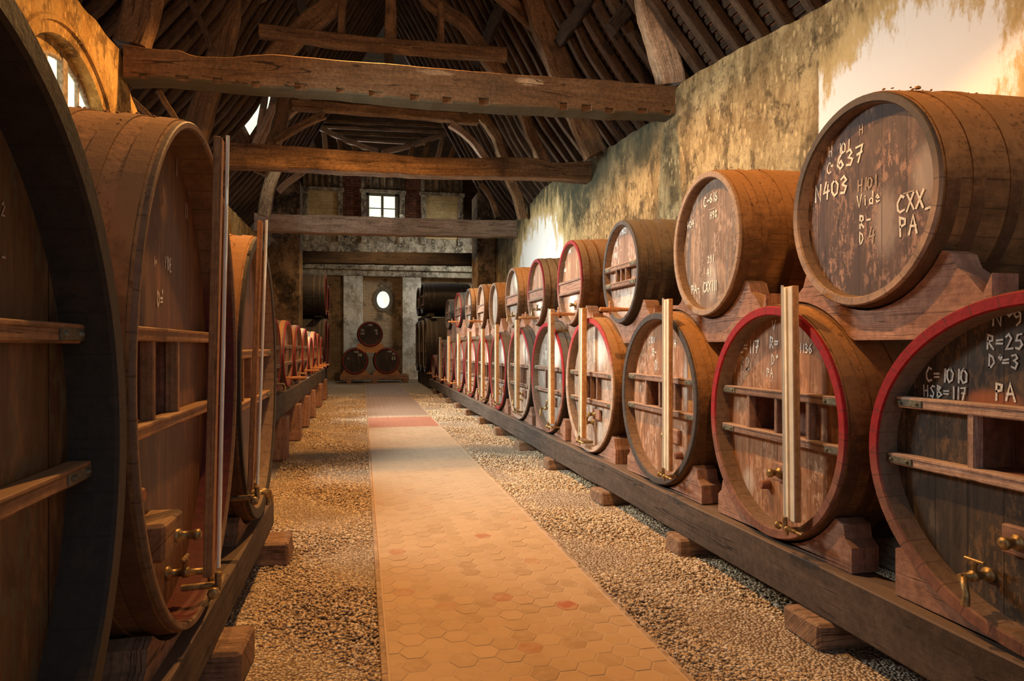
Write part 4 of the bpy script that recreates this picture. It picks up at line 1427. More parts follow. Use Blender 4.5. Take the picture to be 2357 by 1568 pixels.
def stroke(mb, pts, th, y):
    """one continuous chalk ribbon with mitred corners"""
    P = [Vector(p) for p in pts]
    P = [p for k, p in enumerate(P) if k == 0 or (p - P[k - 1]).length > 1e-5]
    if len(P) < 2: return
    rows = []
    for k, p in enumerate(P):
        a = (p - P[k - 1]).normalized() if k else (P[1] - P[0]).normalized()
        b = (P[k + 1] - p).normalized() if k < len(P) - 1 else a
        d = (a + b)
        d = d.normalized() if d.length > .2 else a
        n = Vector((-d.y, d.x))
        w_ = th / 2 * rnd.uniform(.85, 1.15) / max(.6, abs(n.dot(Vector((-a.y, a.x)))))
        e = -a * th * .3 if k == 0 else (a * th * .3 if k == len(P) - 1 else Vector((0, 0)))
        rows.append([(p.x + e.x - n.x * w_, y, p.y + e.y - n.y * w_), (p.x + e.x + n.x * w_, y, p.y + e.y + n.y * w_)])
    mb.grid(rows, lambda i, j: (i * .01, j * .01), False, False, False)
def chalk(mb, txt, x, z, h, y, wf=.62, th=None, slant=.0):
    th = th or h * .145
    k = 0
    for ch in txt:
        for st in G.get(ch, []):
            pts = [(x + (px + slant * pz) * h * wf + rnd.uniform(-.03, .03) * h, z + pz * h + rnd.uniform(-.03, .03) * h) for px, pz in st]
            stroke(mb, pts, th, y - .0004 * k)
            k += 1
        x += h * wf * (1.18 if ch not in '1Io.' else .75)
    return x

# ------------------------------------------------------------------ the casks
def ell(a, b, n):
    return [(a * math.cos(2 * PI * k / n), b * math.sin(2 * PI * k / n)) for k in range(n)]

def tube_ring(mb, a, b, zc, y0, y1, t_, n, s0=1.0, s1=1.0):
    """flat elliptical band of thickness t_ from y0 to y1"""
    rows = []
    for k in range(n):
        A = 2 * PI * k / n
        c, s = math.cos(A), math.sin(A)
        rows.append([(a * s0 * c, y0, zc + b * s0 * s), ((a * s0 + t_) * c, y0, zc + (b * s0 + t_) * s),
                     ((a * s1 + t_) * c, y1, zc + (b * s1 + t_) * s), (a * s1 * c, y1, zc + b * s1 * s)])
    rows.append(rows[0])
    mb.grid(rows, lambda i, j: (i / n * 6.28 * (a + b) / 2, j * .04), False, False, True)

def cask(label, cat, group, pos, zc, a, b, depth, rot, head='R1', stave='stave', hoopm='hoop', rim='rim_bare', name='cask', front='none',
         rz=(.12, -.10), hw=.28, battm='batten', gauge=None, taps=(), n=64, tw=.055, recess=.085, bulge=.045, texts=(), hx=0.0, hoops=True, chime=None, mid=True):
    root = thing(name, label, cat, (pos[0], pos[1], zc - b), rot, group)
    z0 = b                                    # centre height in local space
    circ = 2 * PI * math.sqrt((a * a + b * b) / 2)
    def sc_(y):
        q = 2 * y / depth - 1
        return 1 + bulge * (1 - q * q)
    # staves
    mb = MB()
    ys = [0.012 + (depth - .012) * k / 10 for k in range(11)]
    def outer(y):
        s = sc_(y)
        return [(a * s * math.cos(2 * PI * k / n), y, z0 + b * s * math.sin(2 * PI * k / n)) for k in range(n)]
    rows = [outer(y) for y in ys]
    mb.grid(rows, lambda i, j: (circ * j / n, ys[i]), True, True, True)
    back = [(p[0] * .93, depth - .02, z0 + (p[2] - z0) * .93) for p in rows[-1]]
    mb.grid([rows[-1], back], lambda i, j: (circ * j / n, i * .05), True, False, True)
    mb.poly([(p[0], depth - .05, p[2]) for p in back][::-1], [(p[2], p[0]) for p in back][::-1])
    mb.build('staves', M[stave], root)
    # rim: stave ends and the inside of the chime
    mb = MB()
    ai, bi = a - tw, b - tw
    def el(aa, bb, y): return [(aa * math.cos(2 * PI * k / n), y, z0 + bb * math.sin(2 * PI * k / n)) for k in range(n)]
    rows = [el(a * sc_(.012) + .001, b * sc_(.012) + .001, .014), el(a, b, 0.0), el(a - .004, b - .004, -.004), el(ai + .006, bi + .006, -.002), el(ai, bi, .008)]
    mb.grid(rows, lambda i, j: (circ * j / n, i * .03), True, False, False)
    mb.build('rim', M[rim], root)
    mb = MB()
    rows = [el(ai, bi, .008), el(ai - .003, bi - .003, recess * .5), el(ai - .006, bi - .006, recess + .01)]
    mb.grid(rows, lambda i, j: (circ * j / n, i * .03), True, False, False)
    mb.build('chime', M[chime or ('rim_black' if stave == 'stave_black' else 'rim_bare')], root)
    # head with an optional hatch hole
    hz0, hz1 = (z0 + rz[1], z0 + rz[0])
    mb = MB()
    ah, bh = ai - .004, bi - .004
    hole = front == 'door'
    xs = [ah * math.sin(PI * (k / 24 - .5)) for k in range(25)]
    if hole:
        xs = sorted(xs + [hx - hw, hx + hw])
    yb = recess
    for x0, x1 in zip(xs, xs[1:]):
        def zz(x): return bh * math.sqrt(max(0, 1 - (x / ah) ** 2))
        q0, q1 = zz(x0), zz(x1)
        xm = (x0 + x1) / 2
        def put(za0, za1, zb0, zb1):
            mb.quad((x0, yb, za0), (x1, yb, za1), (x1, yb, zb1), (x0, yb, zb0), [(za0 - z0, x0), (za1 - z0, x1), (zb1 - z0, x1), (zb0 - z0, x0)])
        if hole and hx - hw - 1e-6 < xm < hx + hw + 1e-6:
            put(z0 - q0, z0 - q1, hz0, hz0)
            put(hz1, hz1, z0 + q0, z0 + q1)
        else:
            put(z0 - q0, z0 - q1, z0 + q0, z0 + q1)
    mb.build('head', H[head], root)
    # iron hoops
    if hoops:
        for (y0, wdt) in ((.025, .065), (.15, .06), (.33, .06), (depth - .39, .06), (depth - .21, .06), (depth - .085, .065)):
            if y0 + wdt > depth: continue
            mb = MB()
            tube_ring(mb, a, b, z0, y0, y0 + wdt, .006, n, sc_(y0), sc_(y0 + wdt))
            mb.build('hoop', M[hoopm], root)
    def wz(z):
        q = 1 - ((z - z0) / bi) ** 2
        return ai * math.sqrt(max(q, .01))
    bt = M[battm]
    if front == 'door':
        for z in (hz1 + .022, hz0 - .022):
            w_ = wz(z + (.03 if z > z0 else -.03)) - .008
            mb = MB()
            mb.box((0, recess - .028, z), (2 * w_, .055, .05), None, 0, .006)
            mb.box((0, recess - .054, z + (.017)), (2 * w_, .012, .014), None, 0, .003)
            rl = mb.build('batten', bt, root)
            for s_ in (-1, 1):
                mb = MB()
                mb.box((s_ * (w_ - .07), recess - .058, z - .002), (.14, .006, .032), None, 0, .002)
                for q in (-.045, .045):
                    mb.lathe((s_ * (w_ - .07) + q, recess - .061, z - .002), (0, -1, 0), [(0, .009), (.006, .007), (.008, .003)], 8)
                mb.build('strap', M['iron'], rl)
        pz = (hz0 + hz1) / 2
        hh = hz1 - hz0
        for x in ((hx - hw, hx, hx + hw) if mid else (hx - hw, hx + hw)):
            mb = MB()
            mb.box((x, recess - .024, pz), (.032, .048, hh), None, 2, .004)
            mb.build('hatch_post', bt, root)
        mb = MB()
        dd = .16
        x0, x1 = hx - hw, hx + hw
        y0, y1 = recess - .001, recess + dd
        mb.quad((x0, y1, hz0), (x1, y1, hz0), (x1, y1, hz1), (x0, y1, hz1), [(hz0, x0), (hz0, x1), (hz1, x1), (hz1, x0)])
        mb.quad((x0, y0, hz0), (x0, y1, hz0), (x0, y1, hz1), (x0, y0, hz1), [(hz0, 0), (hz0, dd), (hz1, dd), (hz1, 0)])
        mb.quad((x1, y1, hz0), (x1, y0, hz0), (x1, y0, hz1), (x1, y1, hz1), [(hz0, 0), (hz0, dd), (hz1, dd), (hz1, 0)])
        mb.quad((x0, y0, hz0), (x1, y0, hz0), (x1, y1, hz0), (x0, y1, hz0), [(x0, 0), (x1, 0), (x1, dd), (x0, dd)])
        mb.quad((x0, y1, hz1), (x1, y1, hz1), (x1, y0, hz1), (x0, y0, hz1), [(x0, 0), (x1, 0), (x1, dd), (x0, dd)])
        mb.build('hatch', M['hatch'], root)
    elif front == 'panel':
        w_ = wz(hz1) - .006
        mb = MB()
        mb.box((0, recess - .02, (hz0 + hz1) / 2), (2 * w_, .04, hz1 - hz0), None, 0, .004)
        mb.build('cross_board', M['hatch'] if battm == 'hatch' else M['cradle'], root)
        for z in (hz1, hz0):
            mb = MB()
            mb.box((0, recess - .028, z), (2 * w_, .056, .028), None, 0, .004)
            mb.build('batten', bt, root)
    # gauge: upright board with a glass tube and a brass foot valve
    if gauge:
        gx, gz0, gz1, lean = gauge[:4]
        bw = gauge[4] if len(gauge) > 4 else .055
        bmat = gauge[5] if len(gauge) > 5 else 'board'
        gd = gauge[6] if len(gauge) > 6 else .05
        L_ = gz1 - gz0
        R = Matrix.Rotation(-lean, 3, 'Y')
        c = Vector((gx, -.05, z0 + (gz0 + gz1) / 2))
        mb = MB()
        mb.box(c, (bw, gd, L_), R, 2, .003)
        gb = mb.build('gauge_board', M[bmat], root)
        mb = MB()
        mb.box(c + Vector((0, -gd / 2 - .0025, 0)), (bw * .92, .006, L_ * .995), R, 2, .001)
        mb.build('gauge_face', M['cream'] if bmat == 'board' else M['board_dark'], gb)
        mb = MB()
        u = R @ Vector((0, 0, L_ / 2))
        mb.tube([c + Vector((-.012, -.04, 0)) - u * .96, c + Vector((-.012, -.04, 0)) + u * 1.01], .008, 8)
        mb.build('glass_tube', GL, gb)
        mb = MB()
        e = c - u
        mb.tube([e + Vector((-.012, -.04, .02)), e + Vector((-.012, -.04, -.035))], .013, 8)
        mb.lathe(e + Vector((-.09, -.035, -.04)), (1, 0, 0), [(0, .012), (.002, .022), (.02, .022), (.022, .011), (.07, .011), (.072, .017), (.10, .017), (.102, .012), (.16, .012), (.162, .009), (.22, .008)], 8)
        mb.tube([e + Vector((.02, -.035, -.04)), e + Vector((.02, .1, -.045))], .014, 8)
        mb.tube([e + Vector((.0, -.035, -.04)), e + Vector((.0, -.035, -.075))], [.010, .008], 8)
        mb.build('gauge_valve', M['brass'], root)
    for tp in taps:
        kind, x, z = tp[:3]
        z += z0
        if kind == 'wood':
            mb = MB()
            mb.lathe((x, recess, z), (0, -1, 0), [(0, .016), (.10, .019), (.14, .024), (.16, .024), (.24, .02), (.29, .022), (.30, .017)], 12)
            tb = mb.build('wooden_tap', M['tapwood'], root)
            mb = MB()
            mb.lathe((x, recess - .2, z - .05), (0, 0, 1), [(0, .008), (.02, .012), (.09, .013), (.10, .009), (.115, .014), (.13, .009)], 10)
            mb.box((x, recess - .2, z + .065), (.06, .012, .012), None, 0, .003)
            mb.build('tap_key', M['tapwood'], tb)
        elif kind == 'brass':
            mb = MB()
            mb.lathe((x, recess, z), (0, -1, 0), [(0, .03), (.012, .03), (.014, .016), (.06, .016), (.062, .022), (.085, .022), (.087, .014), (.14, .014)], 10)
            mb.tube([(x, recess - .12, z), (x + .03, recess - .15, z - .01), (x + .05, recess - .16, z - .05), (x + .045, recess - .16, z - .09)], [.013, .014, .013, .017], 8)
            mb.lathe((x, recess - .07, z), (0, 0, 1), [(0, .012), (.04, .010), (.045, .014), (.055, .012)], 8)
            mb.box((x, recess - .07, z + .06), (.09, .014, .012), None, 0, .003)
            mb.build('brass_tap', M['brass'], root)
        elif kind == 'plate':
            mb = MB()
            mb.box((x, recess - .02, z), (.2, .03, .11), None, 0, .006)
            pt = mb.build('valve_plate', M['cradle'], root)
            mb = MB()
            mb.lathe((x - .03, recess - .035, z), (0, -1, 0), [(0, .03), (.01, .03), (.012, .018), (.05, .018), (.052, .024), (.07, .024), (.075, .012)], 10)
            mb.build('brass_valve', M['brass'], pt)
        elif kind == 'bung':
            mb = MB()
            mb.lathe((x, recess, z), (0, -1, 0), [(0, .03), (.05, .026), (.055, .02)], 12)
            mb.build('bung', M['hatch'], root)
        elif kind == 'box':
            mb = MB()
            mb.box((x, recess - .06, z), (.26, .12, .13), None, 0, .012)
            pt = mb.build('valve_block', M['batten_warm'], root, .008, 9)
            mb = MB()
            mb.lathe((x + .02, recess - .12, z - .01), (0, -1, 0), [(0, .024), (.012, .024), (.014, .015), (.06, .015), (.062, .02), (.08, .02), (.085, .01)], 10)
            mb.build('brass_valve', M['brass'], pt)
        elif kind == 'label':
            mb = MB()
            mb.box((x, recess - .002, z), (.10, .003, .11), None, 0, .0)
            mb.build('paper_label', M['chalk'], root)
    # chalk text given by photo pixels (left, baseline, height in pixels)
    if texts:
        xf = pos[0]
        for it in texts:
            mt = 'chalk_faint' if it[0].startswith('?') else 'chalk'
            s_, px, py, hp = it[:4]
            wf = it[4] if len(it) > 4 else .62
            if rot == 0:
                p = at(px, py, D=pos[1] + recess)
                lx = p.x - pos[0]
            elif rot < 0:
                p = at(px, py, L=pos[0] + recess)
                lx = -(p.y - pos[1])
            else:
                p = at(px, py, L=pos[0] - recess)
                lx = p.y - pos[1]
            hm = hp * (p.y * CY + p.x * SY) / FPX
            mb = MB()
            chalk(mb, s_.lstrip('?'), lx, p.z - (zc - b), hm, recess - .0025, wf)
            mb.build('chalk_writing', M[mt], root)
    return root

mg, t = newmat('gauge_glass')
t.end((.85, .88, .82), .08, None, 0, .8)
t.bs.inputs['Transmission Weight'].default_value = .6
GL = mg

RR, RL = -PI / 2, PI / 2
LF, UF = 2.30, 2.38
# lower right row
low = [
 # D, zc, a, b, head, rim, stave
 (1.93, 1.045, .81, .655, 'R0', 'rim_red', 'stave'),
 (3.553, 1.06, .655, .665, 'R1', 'rim_red', 'stave'),
 (5.114, 1.08, .705, .683, 'R2', 'rim_grey', 'stave'),
 (6.80, 1.08, .76, .695, 'R3', 'rim_redpale', 'stave'),
 (8.43, 1.085, .775, .70, 'Rgrey', 'rim_red', 'stave_grey'),
 (10.05, 1.09, .75, .69, 'R3', 'rim_redpale', 'stave_grey'),
 (11.66, 1.10, .70, .67, 'Rgrey', 'rim_redfull', 'stave_grey'),
 (13.12, 1.10, .69, .65, 'Rbrown', 'rim_red', 'stave_grey'),
 (14.75, 1.12, .76, .65, 'Rbrown', 'rim_redfull', 'stave_grey'),
 (16.48, 1.12, .78, .65, 'Rgrey', 'rim_redfull', 'stave_grey'),
 (18.42, 1.12, .85, .64, 'Rbrown', 'rim_redfull', 'stave_grey'),
 (20.45, 1.12, .85, .64, 'Rgrey', 'rim_redfull', 'stave_grey'),
 (22.6, .86, .6, .40, 'Rgrey', 'rim_redfull', 'stave_grey'),
]
lowlab = [
 'red-rimmed oval cask at the right edge, black head chalked N 9 and C 1010',
 'bright red-rimmed oval cask, lower right row, russet head chalked C 117 and H 136',
 'third lower cask from the right edge, dark grey rim and rusty pink head',
 'fourth lower cask from the right edge, faded head behind a pale gauge board',
 'fifth lower cask from the right edge, red rim and grey head',
]
lowtext = {0: [('No9', 2285, 750, 32, .8), ('R=25', 2272, 803, 32), ('Do=3', 2275, 846, 30), ('C=1010', 2132, 877, 30), ('HSB=117', 2126, 912, 26), ('PA', 2290, 920, 38)],
           1: [('V', 1778, 760, 22), ('C=117', 1702, 812, 27), ('R=', 1772, 802, 26), ('Do', 1776, 838, 22), ('?P2', 1706, 850, 28), ('?-o', 1708, 866, 20), ('PA', 1765, 868, 20), ('H136', 1838, 812, 20)],
           2: [('C101', 1494, 790, 14), ('R-', 1502, 820, 18), ('D', 1508, 852, 22), ('H', 1552, 800, 18)],
           3: [('C66', 1366, 785, 12), ('D', 1368, 836, 24)], 4: [('C-', 1254, 802, 9), ('D', 1256, 826, 18)], 5: [('C2', 1205, 812, 12)]}
gaugeR = {1: (.335 - .0, -.515, .76, .018, .085, 'board'), 2: (.36, -.53, .79, -.0, .075, 'board'), 3: (.02, -.55, .80, -.01, .08), 4: (.45, -.54, .85, .0, .075),
          5: (.2, -.52, .8, 0, .07), 6: (.25, -.52, .8, 0, .08), 7: (.35, -.52, .78, 0, .08), 8: (.35, -.52, .76, 0, .08), 9: (.40, -.5, .74, 0, .09), 10: (.45, -.5, .72, 0, .09), 11: (.5, -.5, .72, 0, .09)}
RAILT = .383
for i, (D, zc, a, b, hd, rm, st) in enumerate(low):
    zc = RAILT + .018 + b if i not in (0,) else zc
    lab = lowlab[i] if i < len(lowlab) else '%s oval cask of the lower right row, counted from the right edge' % ORD[i]
    g = gaugeR.get(i)
    if g and i == 1: g = (.30, -.50, .755, .018, .10, 'board', .035)
    if g and i == 2: g = (.36, -.52, .77, 0, .085, 'board', .03)
    if i == 0:
        fr = dict(front='door', rz=(.185, -.03), hw=.30, hx=-.02, battm='batten_pink', mid=False, taps=[('plate', -.10, -.27), ('brass', .18, -.46), ('brass', -.28, -.44), ('bung', .05, -.5)])
    elif i == 1:
        fr = dict(front='door', rz=(.13, -.075), hw=.29, battm='batten', taps=[('plate', .05, -.30), ('bung', -.14, -.40)])
    elif i == 2:
        fr = dict(front='door', rz=(.13, -.08), hw=.27, battm='batten', taps=[('plate', .2, -.28), ('bung', .3, -.42)])
    else:
        fr = dict(front='door', rz=(.09, -.15), hw=.18, battm='batten', taps=[('brass', -.05, -.40), ('plate', .12, -.3)] if i < 9 else [])
    if i == 12: fr = dict(taps=[('wood', 0, -.2)])
    if i in (9, 10, 11): fr['taps'] = [('wood', 0, -.45)]
    cask(lab, 'cask', 'casks of the lower right row', (LF, D, 0), zc, a, b, 1.55 if i < 12 else 1.0, RR, head=hd, rim=rm, stave=st, hoopm='hoop' if i < 4 else 'hoop_dark', name='oval_cask',
         gauge=g, texts=lowtext.get(i, ()), n=72 if i < 4 else 40, tw=.052, recess=.10 if i < 2 else .085, **fr)
    low[i] = (D, zc, a, b)

up = [
 (2.922, 2.212, .502, .51, 'U1', 'rim_darktop', 'stave', 'none'),
 (4.46, 2.227, .477, .508, 'U2', 'rim_pale', 'stave', 'none'),
 (6.091, 2.20, .45, .482, 'U3', 'rim_grey', 'stave_grey', 'door'),
 (7.71, 2.245, .485, .494, 'U4', 'rim_redup', 'stave', 'panel'),
 (9.30, 2.258, .467, .462, 'U4', 'rim_redup', 'stave', 'panel'),
 (10.86, 2.29, .49, .48, 'Rgrey', 'rim_bare', 'stave', 'panel'),
 (12.45, 2.25, .42, .42, 'Rgrey', 'rim_bare', 'stave', 'none'),
 (13.86, 2.31, .46, .455, 'Rbrown', 'rim_bare', 'stave', 'panel'),
 (15.55, 2.37, .46, .449, 'Rgrey', 'rim_grey', 'stave', 'door'),
 (17.3, 2.42, .60, .44, 'U4', 'rim_redfull', 'stave_grey', 'door'),
 (19.3, 2.40, .62, .42, 'Rgrey', 'rim_grey', 'stave_grey', 'door'),
]
uplab = [
 'biggest barrel in view, top right, plum brown head chalked H 101, 637, N403 and PA',
 'barrel in the upper right row with worn pale head chalked C 616 and PA CXXIII',
 'dark grey barrel with small hatch, upper right row, chalked N405, C 610, H 95',
 'orange-brown upper barrel chalked C 650, red rim, beside the dark grey one',
]
uptext = {0: [('H', 1908, 362, 22), ('101', 1930, 357, 24), ('C', 1904, 402, 24), ('o', 1912, 400, 22), ('637', 1927, 392, 36, .7), ('N403', 1877, 466, 36, .66), ('?H', 1978, 312, 22), ('?H101', 1975, 442, 26), ('Vide', 1973, 478, 26),
              ('R-', 1978, 527, 30), ('D', 1978, 562, 26), ('?4', 2000, 560, 34), ('CXX_', 2065, 492, 38), ('?~', 2080, 470, 20, 1.6), ('PA', 2069, 545, 42, .6)],
          1: [('C-', 1620, 478, 22), ('616', 1634, 468, 20), ('H98', 1635, 505, 16), ('?_', 1632, 482, 18, 1.5), ('n404', 1575, 530, 16, .7), ('29I', 1629, 606, 16), ('?R', 1616, 612, 14), ('41', 1628, 637, 18), ('?D', 1616, 645, 14), ('PA-', 1592, 678, 20), ('CXXIII', 1619, 673, 22, .5)],
          2: [('N405', 1428, 542, 17, .5), ('C610', 1413, 570, 10), ('H95', 1414, 594, 10), ('?CXIII', 1418, 695, 14, .45), ('R35', 1446, 688, 11, .4), ('?5', 1452, 700, 8)],
          3: [('N406', 1308, 585, 12, .4), ('C650', 1296, 608, 8, .6), ('H100', 1299, 627, 8, .55)],
          4: [('C65', 1226, 630, 9), ('H', 1230, 645, 9)]}
for i, (D, zc, a, b, hd, rm, st, fr) in enumerate(up):
    lab = uplab[i] if i < len(uplab) else '%s barrel of the upper right row, counted from the right edge' % ORD[i]
    tp = {2: [('wood', .12, -.36)], 3: [('wood', .05, -.37), ('plate', .22, -.27)], 4: [('wood', .0, -.36), ('brass', .15, -.25)], 5: [('brass', .1, -.3)], 7: [('wood', 0, -.3)], 9: [('wood', 0, -.3)]}.get(i, [])
    cask(lab, 'barrel', 'barrels of the upper right row', (UF, D, 0), zc, a, b, 1.45 if i else 1.55, RR, head=hd, rim=rm, stave=st, hoopm='hoop' if st == 'stave' else 'hoop_dark', name='barrel', front=fr,
         rz={2: (.03, -.09), 3: (.02, -.115)}.get(i, (.03, -.10)), hw=.12 if i == 2 else .1, taps=tp, texts=uptext.get(i, ()), n=72 if i < 4 else 40, tw=.042, recess=.06, bulge=.07)

# saddle chocks and bolsters
def ell_z(D, e, sgn, infl=1.0):
    Dc, zc, a, b = e
    q = 1 - ((D - Dc) / (a * infl)) ** 2
    if q <= 0: return None
    return zc + sgn * b * infl * math.sqrt(q)

def saddle(mb, Dc, zc, a, b, zbase, w_, x0, x1, horn=.52, clear=.012, tip=.10):
    """carved cradle with two horns; profile in (y, z), extruded along x"""
    aa, bb = a + clear, b + clear
    prof = []
    A0 = horn * PI / 2
    n = 14
    inner = []
    for k in range(n + 1):
        A = -PI / 2 - A0 + 2 * A0 * k / n
        inner.append((Dc + aa * math.cos(A), zc + bb * math.sin(A)))
    l, r = inner[0], inner[-1]
    def outline(p, s_):
        y, z = p
        return [(y + s_ * .06, z - .02), (y + s_ * .075, z - .085), (y + s_ * .13, z - .12), (y + s_ * .17, z - .19)]
    rt = outline(r, 1)
    lt = outline(l, -1)
    W = w_
    rt = [(min(y, Dc + W), max(z, zbase + .03)) for y, z in rt] + [(Dc + W, zbase + .02), (Dc + W, zbase)]
    lt = [(max(y, Dc - W), max(z, zbase + .03)) for y, z in lt] + [(Dc - W, zbase + .02), (Dc - W, zbase)]
    prof = inner + rt + lt[::-1]
    mb.prism(prof, 'x', x0, x1)

for i, (D, zc, a, b) in enumerate(low):
    if i == 12: a2 = .5
    mb = MB()
    w_ = min(a * .98, .70)
    saddle(mb, D, zc, a * 1.018, b * 1.018, RAILT, w_, LF + .045, LF + .20, .56, .012, .07)
    o = mb.build('cask_cradle', M['cradle'])
    local(o, (LF + .12, D, RAILT))
    tag(o, 'reddish saddle cradle under the %s lower cask of the right row from the edge' % ORD[i], 'cradle', 'cradles of the lower right row')

for i, (D, zc, a, b, *_) in enumerate(up):
    # neighbours below
    nb = sorted(low[:12], key=lambda e: abs(e[0] - D))[:2]
    aa, bb = a * 1.03 + .010, b * 1.03 + .010
    A0 = .98
    n = 14
    inner = [(D + aa * math.cos(-PI / 2 - A0 + 2 * A0 * k / n), zc + bb * math.sin(-PI / 2 - A0 + 2 * A0 * k / n)) for k in range(n + 1)]
    l, r = inner[0], inner[-1]
    top_r = [(r[0] + .05, r[1] - .02), (r[0] + .075, r[1] - .08), (r[0] + .13, r[1] - .12), (r[0] + .20, r[1] - .20)]
    top_l = [(2 * D - y, z) for y, z in top_r]
    zbot = 1.53
    # follow lower casks
    def lowz(y):
        z = zbot
        for e in low[:12]:
            q = ell_z(y, (e[0], e[1], e[2] * 1.035 + .008, e[3] * 1.035 + .008), 1)
            if q: z = max(z, q)
        return z
    y1 = D + .62; y0 = D - .62
    def edge(s_):
        out = []
        y = D + s_ * .62
        zt = lowz(y) + .06
        out.append((y, zt)); out.append((y, lowz(y)))
        return out
    right = [p for p in top_r] + [(max(r[0] + .24, D + .64), lowz(D + .64) + .03)]
    yr = right[-1][0]
    prof = inner + [(y, max(z, lowz(y) + .03)) for y, z in right]
    bot = []
    yl = 2 * D - yr
    nk = 40
    for k in range(nk + 1):
        y = yr + (yl - yr) * k / nk
        bot.append((y, lowz(y)))
    prof += bot + [(2 * D - y, z) for y, z in [(y, max(z, lowz(2 * D - y) + .03)) for y, z in right]][::-1]
    mb = MB()
    mb.prism(prof, 'x', UF + .07, UF + .20)
    o = mb.build('bolster', M['cradle'])
    local(o, (UF + .12, D, zbot))
    tag(o, 'carved wooden bolster holding the %s upper barrel of the right row' % ORD[i], 'bolster', 'bolsters of the upper right row')

# rails and blocks
def rail(x0, x1, z0, z1, y0, y1, lab, mat='rail', wob=.006):
    mb = MB()
    q = [((x0 + x1) / 2, y, (z0 + z1) / 2) for y in np.linspace(y0, y1, max(3, int((y1 - y0) / 2)))]
    timber(mb, q, x1 - x0, z1 - z0, (1, 0, 0), wob, .5, .06)
    o = mb.build('cask_rail', M[mat])
    local(o, q[0])
    tag(o, lab, 'timber rail')
    return o
rail(2.275, 2.50, .125, RAILT - .004, .4, 23.6, 'long dark squared timber rail along the front of the lower right cask row')
rail(3.45, 3.68, 0, RAILT - .004, .4, 23.6, 'rear timber rail under the lower right cask row, close to the wall')
def block(x, y, sx, sy, sz, lab, mat='block', group=None):
    mb = MB()
    mb.box((0, 0, sz / 2 - .01), (sx, sy, sz), Matrix.Rotation(rnd.uniform(-.06, .06), 3, 'Z'), 0, .015)
    o = mb.build('support_block', M[mat], None, .012, 7)
    o.location = (x, y, 0)
    tag(o, lab, 'support block', group)
for k, D in enumerate((1.6, 3.1, 4.6, 6.25, 8.1, 9.7, 11.4, 13.1, 14.8, 16.5, 18.2, 19.9, 21.6)):
    block(2.36, D, .32, .24 + .06 * (k % 2), .13, 'rough wooden block under the right front rail, %s from the camera' % ORD[k], 'block', 'blocks under the right rail')

# left giants
cask('huge cask cut off by the left edge, black rim, closest to the camera', 'cask', None, (-.64, 1.215, 0), 1.25, .865, .94, 1.9, RL, head='L1', rim='rim_black', stave='stave', name='oval_cask',
     front='door', rz=(.26, -.055), hw=.30, hx=-.3, battm='batten_warm', n=96, tw=.06, recess=.12, bulge=.03, chime='rim_black',
     texts=[('?2', 0, 495, 30), ('?-', 0, 612, 40), ('?T', 0, 640, 30)])
cask('tall oval cask on the left with dusty brown staves, chalked VIDE, gauge board before it', 'cask', None, (-.64, 2.97, 0), 1.39, .82, .985, 1.9, RL, head='L', rim='rim_plainbrown', stave='stave', name='oval_cask', chime='rim_brown',
     front='door', rz=(.13, -.16), hw=.33, hx=-.28, battm='batten_warm', n=96, tw=.028, recess=.14, bulge=.03,
     gauge=(.0, -.80, .99, -.11, .05, 'board_dark', .028),
     taps=[('box', -.30, -.57), ('bung', -.42, -.40), ('brass', .06, -.82)],
     texts=[('?9', 350, 450, 34, .5), ('?5', 372, 470, 34, .4), ('?I', 402, 400, 40), ('?II', 424, 500, 34, .5), ('?NS', 455, 510, 34, .4), ('I=', 352, 610, 20, .7), ('VIDE', 378, 620, 30, .42), ('D=', 360, 705, 35, .6), ('o', 370, 695, 30, .5)])
cask('third cask on the left, behind the one chalked VIDE, with pale label and slim gauge', 'cask', None, (-.64, 4.68, 0), 1.30, .80, .90, 1.9, RL, head='L', rim='rim_black', stave='stave', name='oval_cask',
     front='door', rz=(.13, -.13), hw=.30, hx=-.1, battm='batten_warm', n=72, tw=.065, recess=.09, bulge=.03,
     gauge=(-.60, -.60, .96, -.24, .04, 'board_dark', .022), taps=[('brass', -.25, -.7), ('brass', -.1, -.72), ('label', -.50, .26)])
rail(-.86, -.645, .155, .36, -.6, 5.41, 'timber rail under the three huge casks on the left')
rail(-2.2, -1.95, 0, .36, -.6, 5.41, 'rear timber rail under the three huge left casks, close to the wall')
for k, (D, x) in enumerate(((.6, -.72), (2.55, -.70), (3.35, -.68), (5.05, -.66))):
    block(x, D, .34, .3, .165, 'rough wooden block under the left front rail, %s from the camera' % ORD[k], 'block', 'blocks under the left rail')
for i, (D, zc, a, b) in enumerate(((1.215, 1.25, .865, .94), (2.97, 1.39, .82, .985), (4.68, 1.30, .80, .90))):
    mb = MB()
    saddle(mb, D, zc, a * 1.02, b * 1.02, .36, .55, -.86, -.70, .33, .012, .07)
    o = mb.build('cask_cradle', M['block'])
    local(o, (-.78, D, .36))
    tag(o, 'wooden saddle cradle under the %s huge cask on the left' % ORD[i], 'cradle', 'cradles of the left casks')

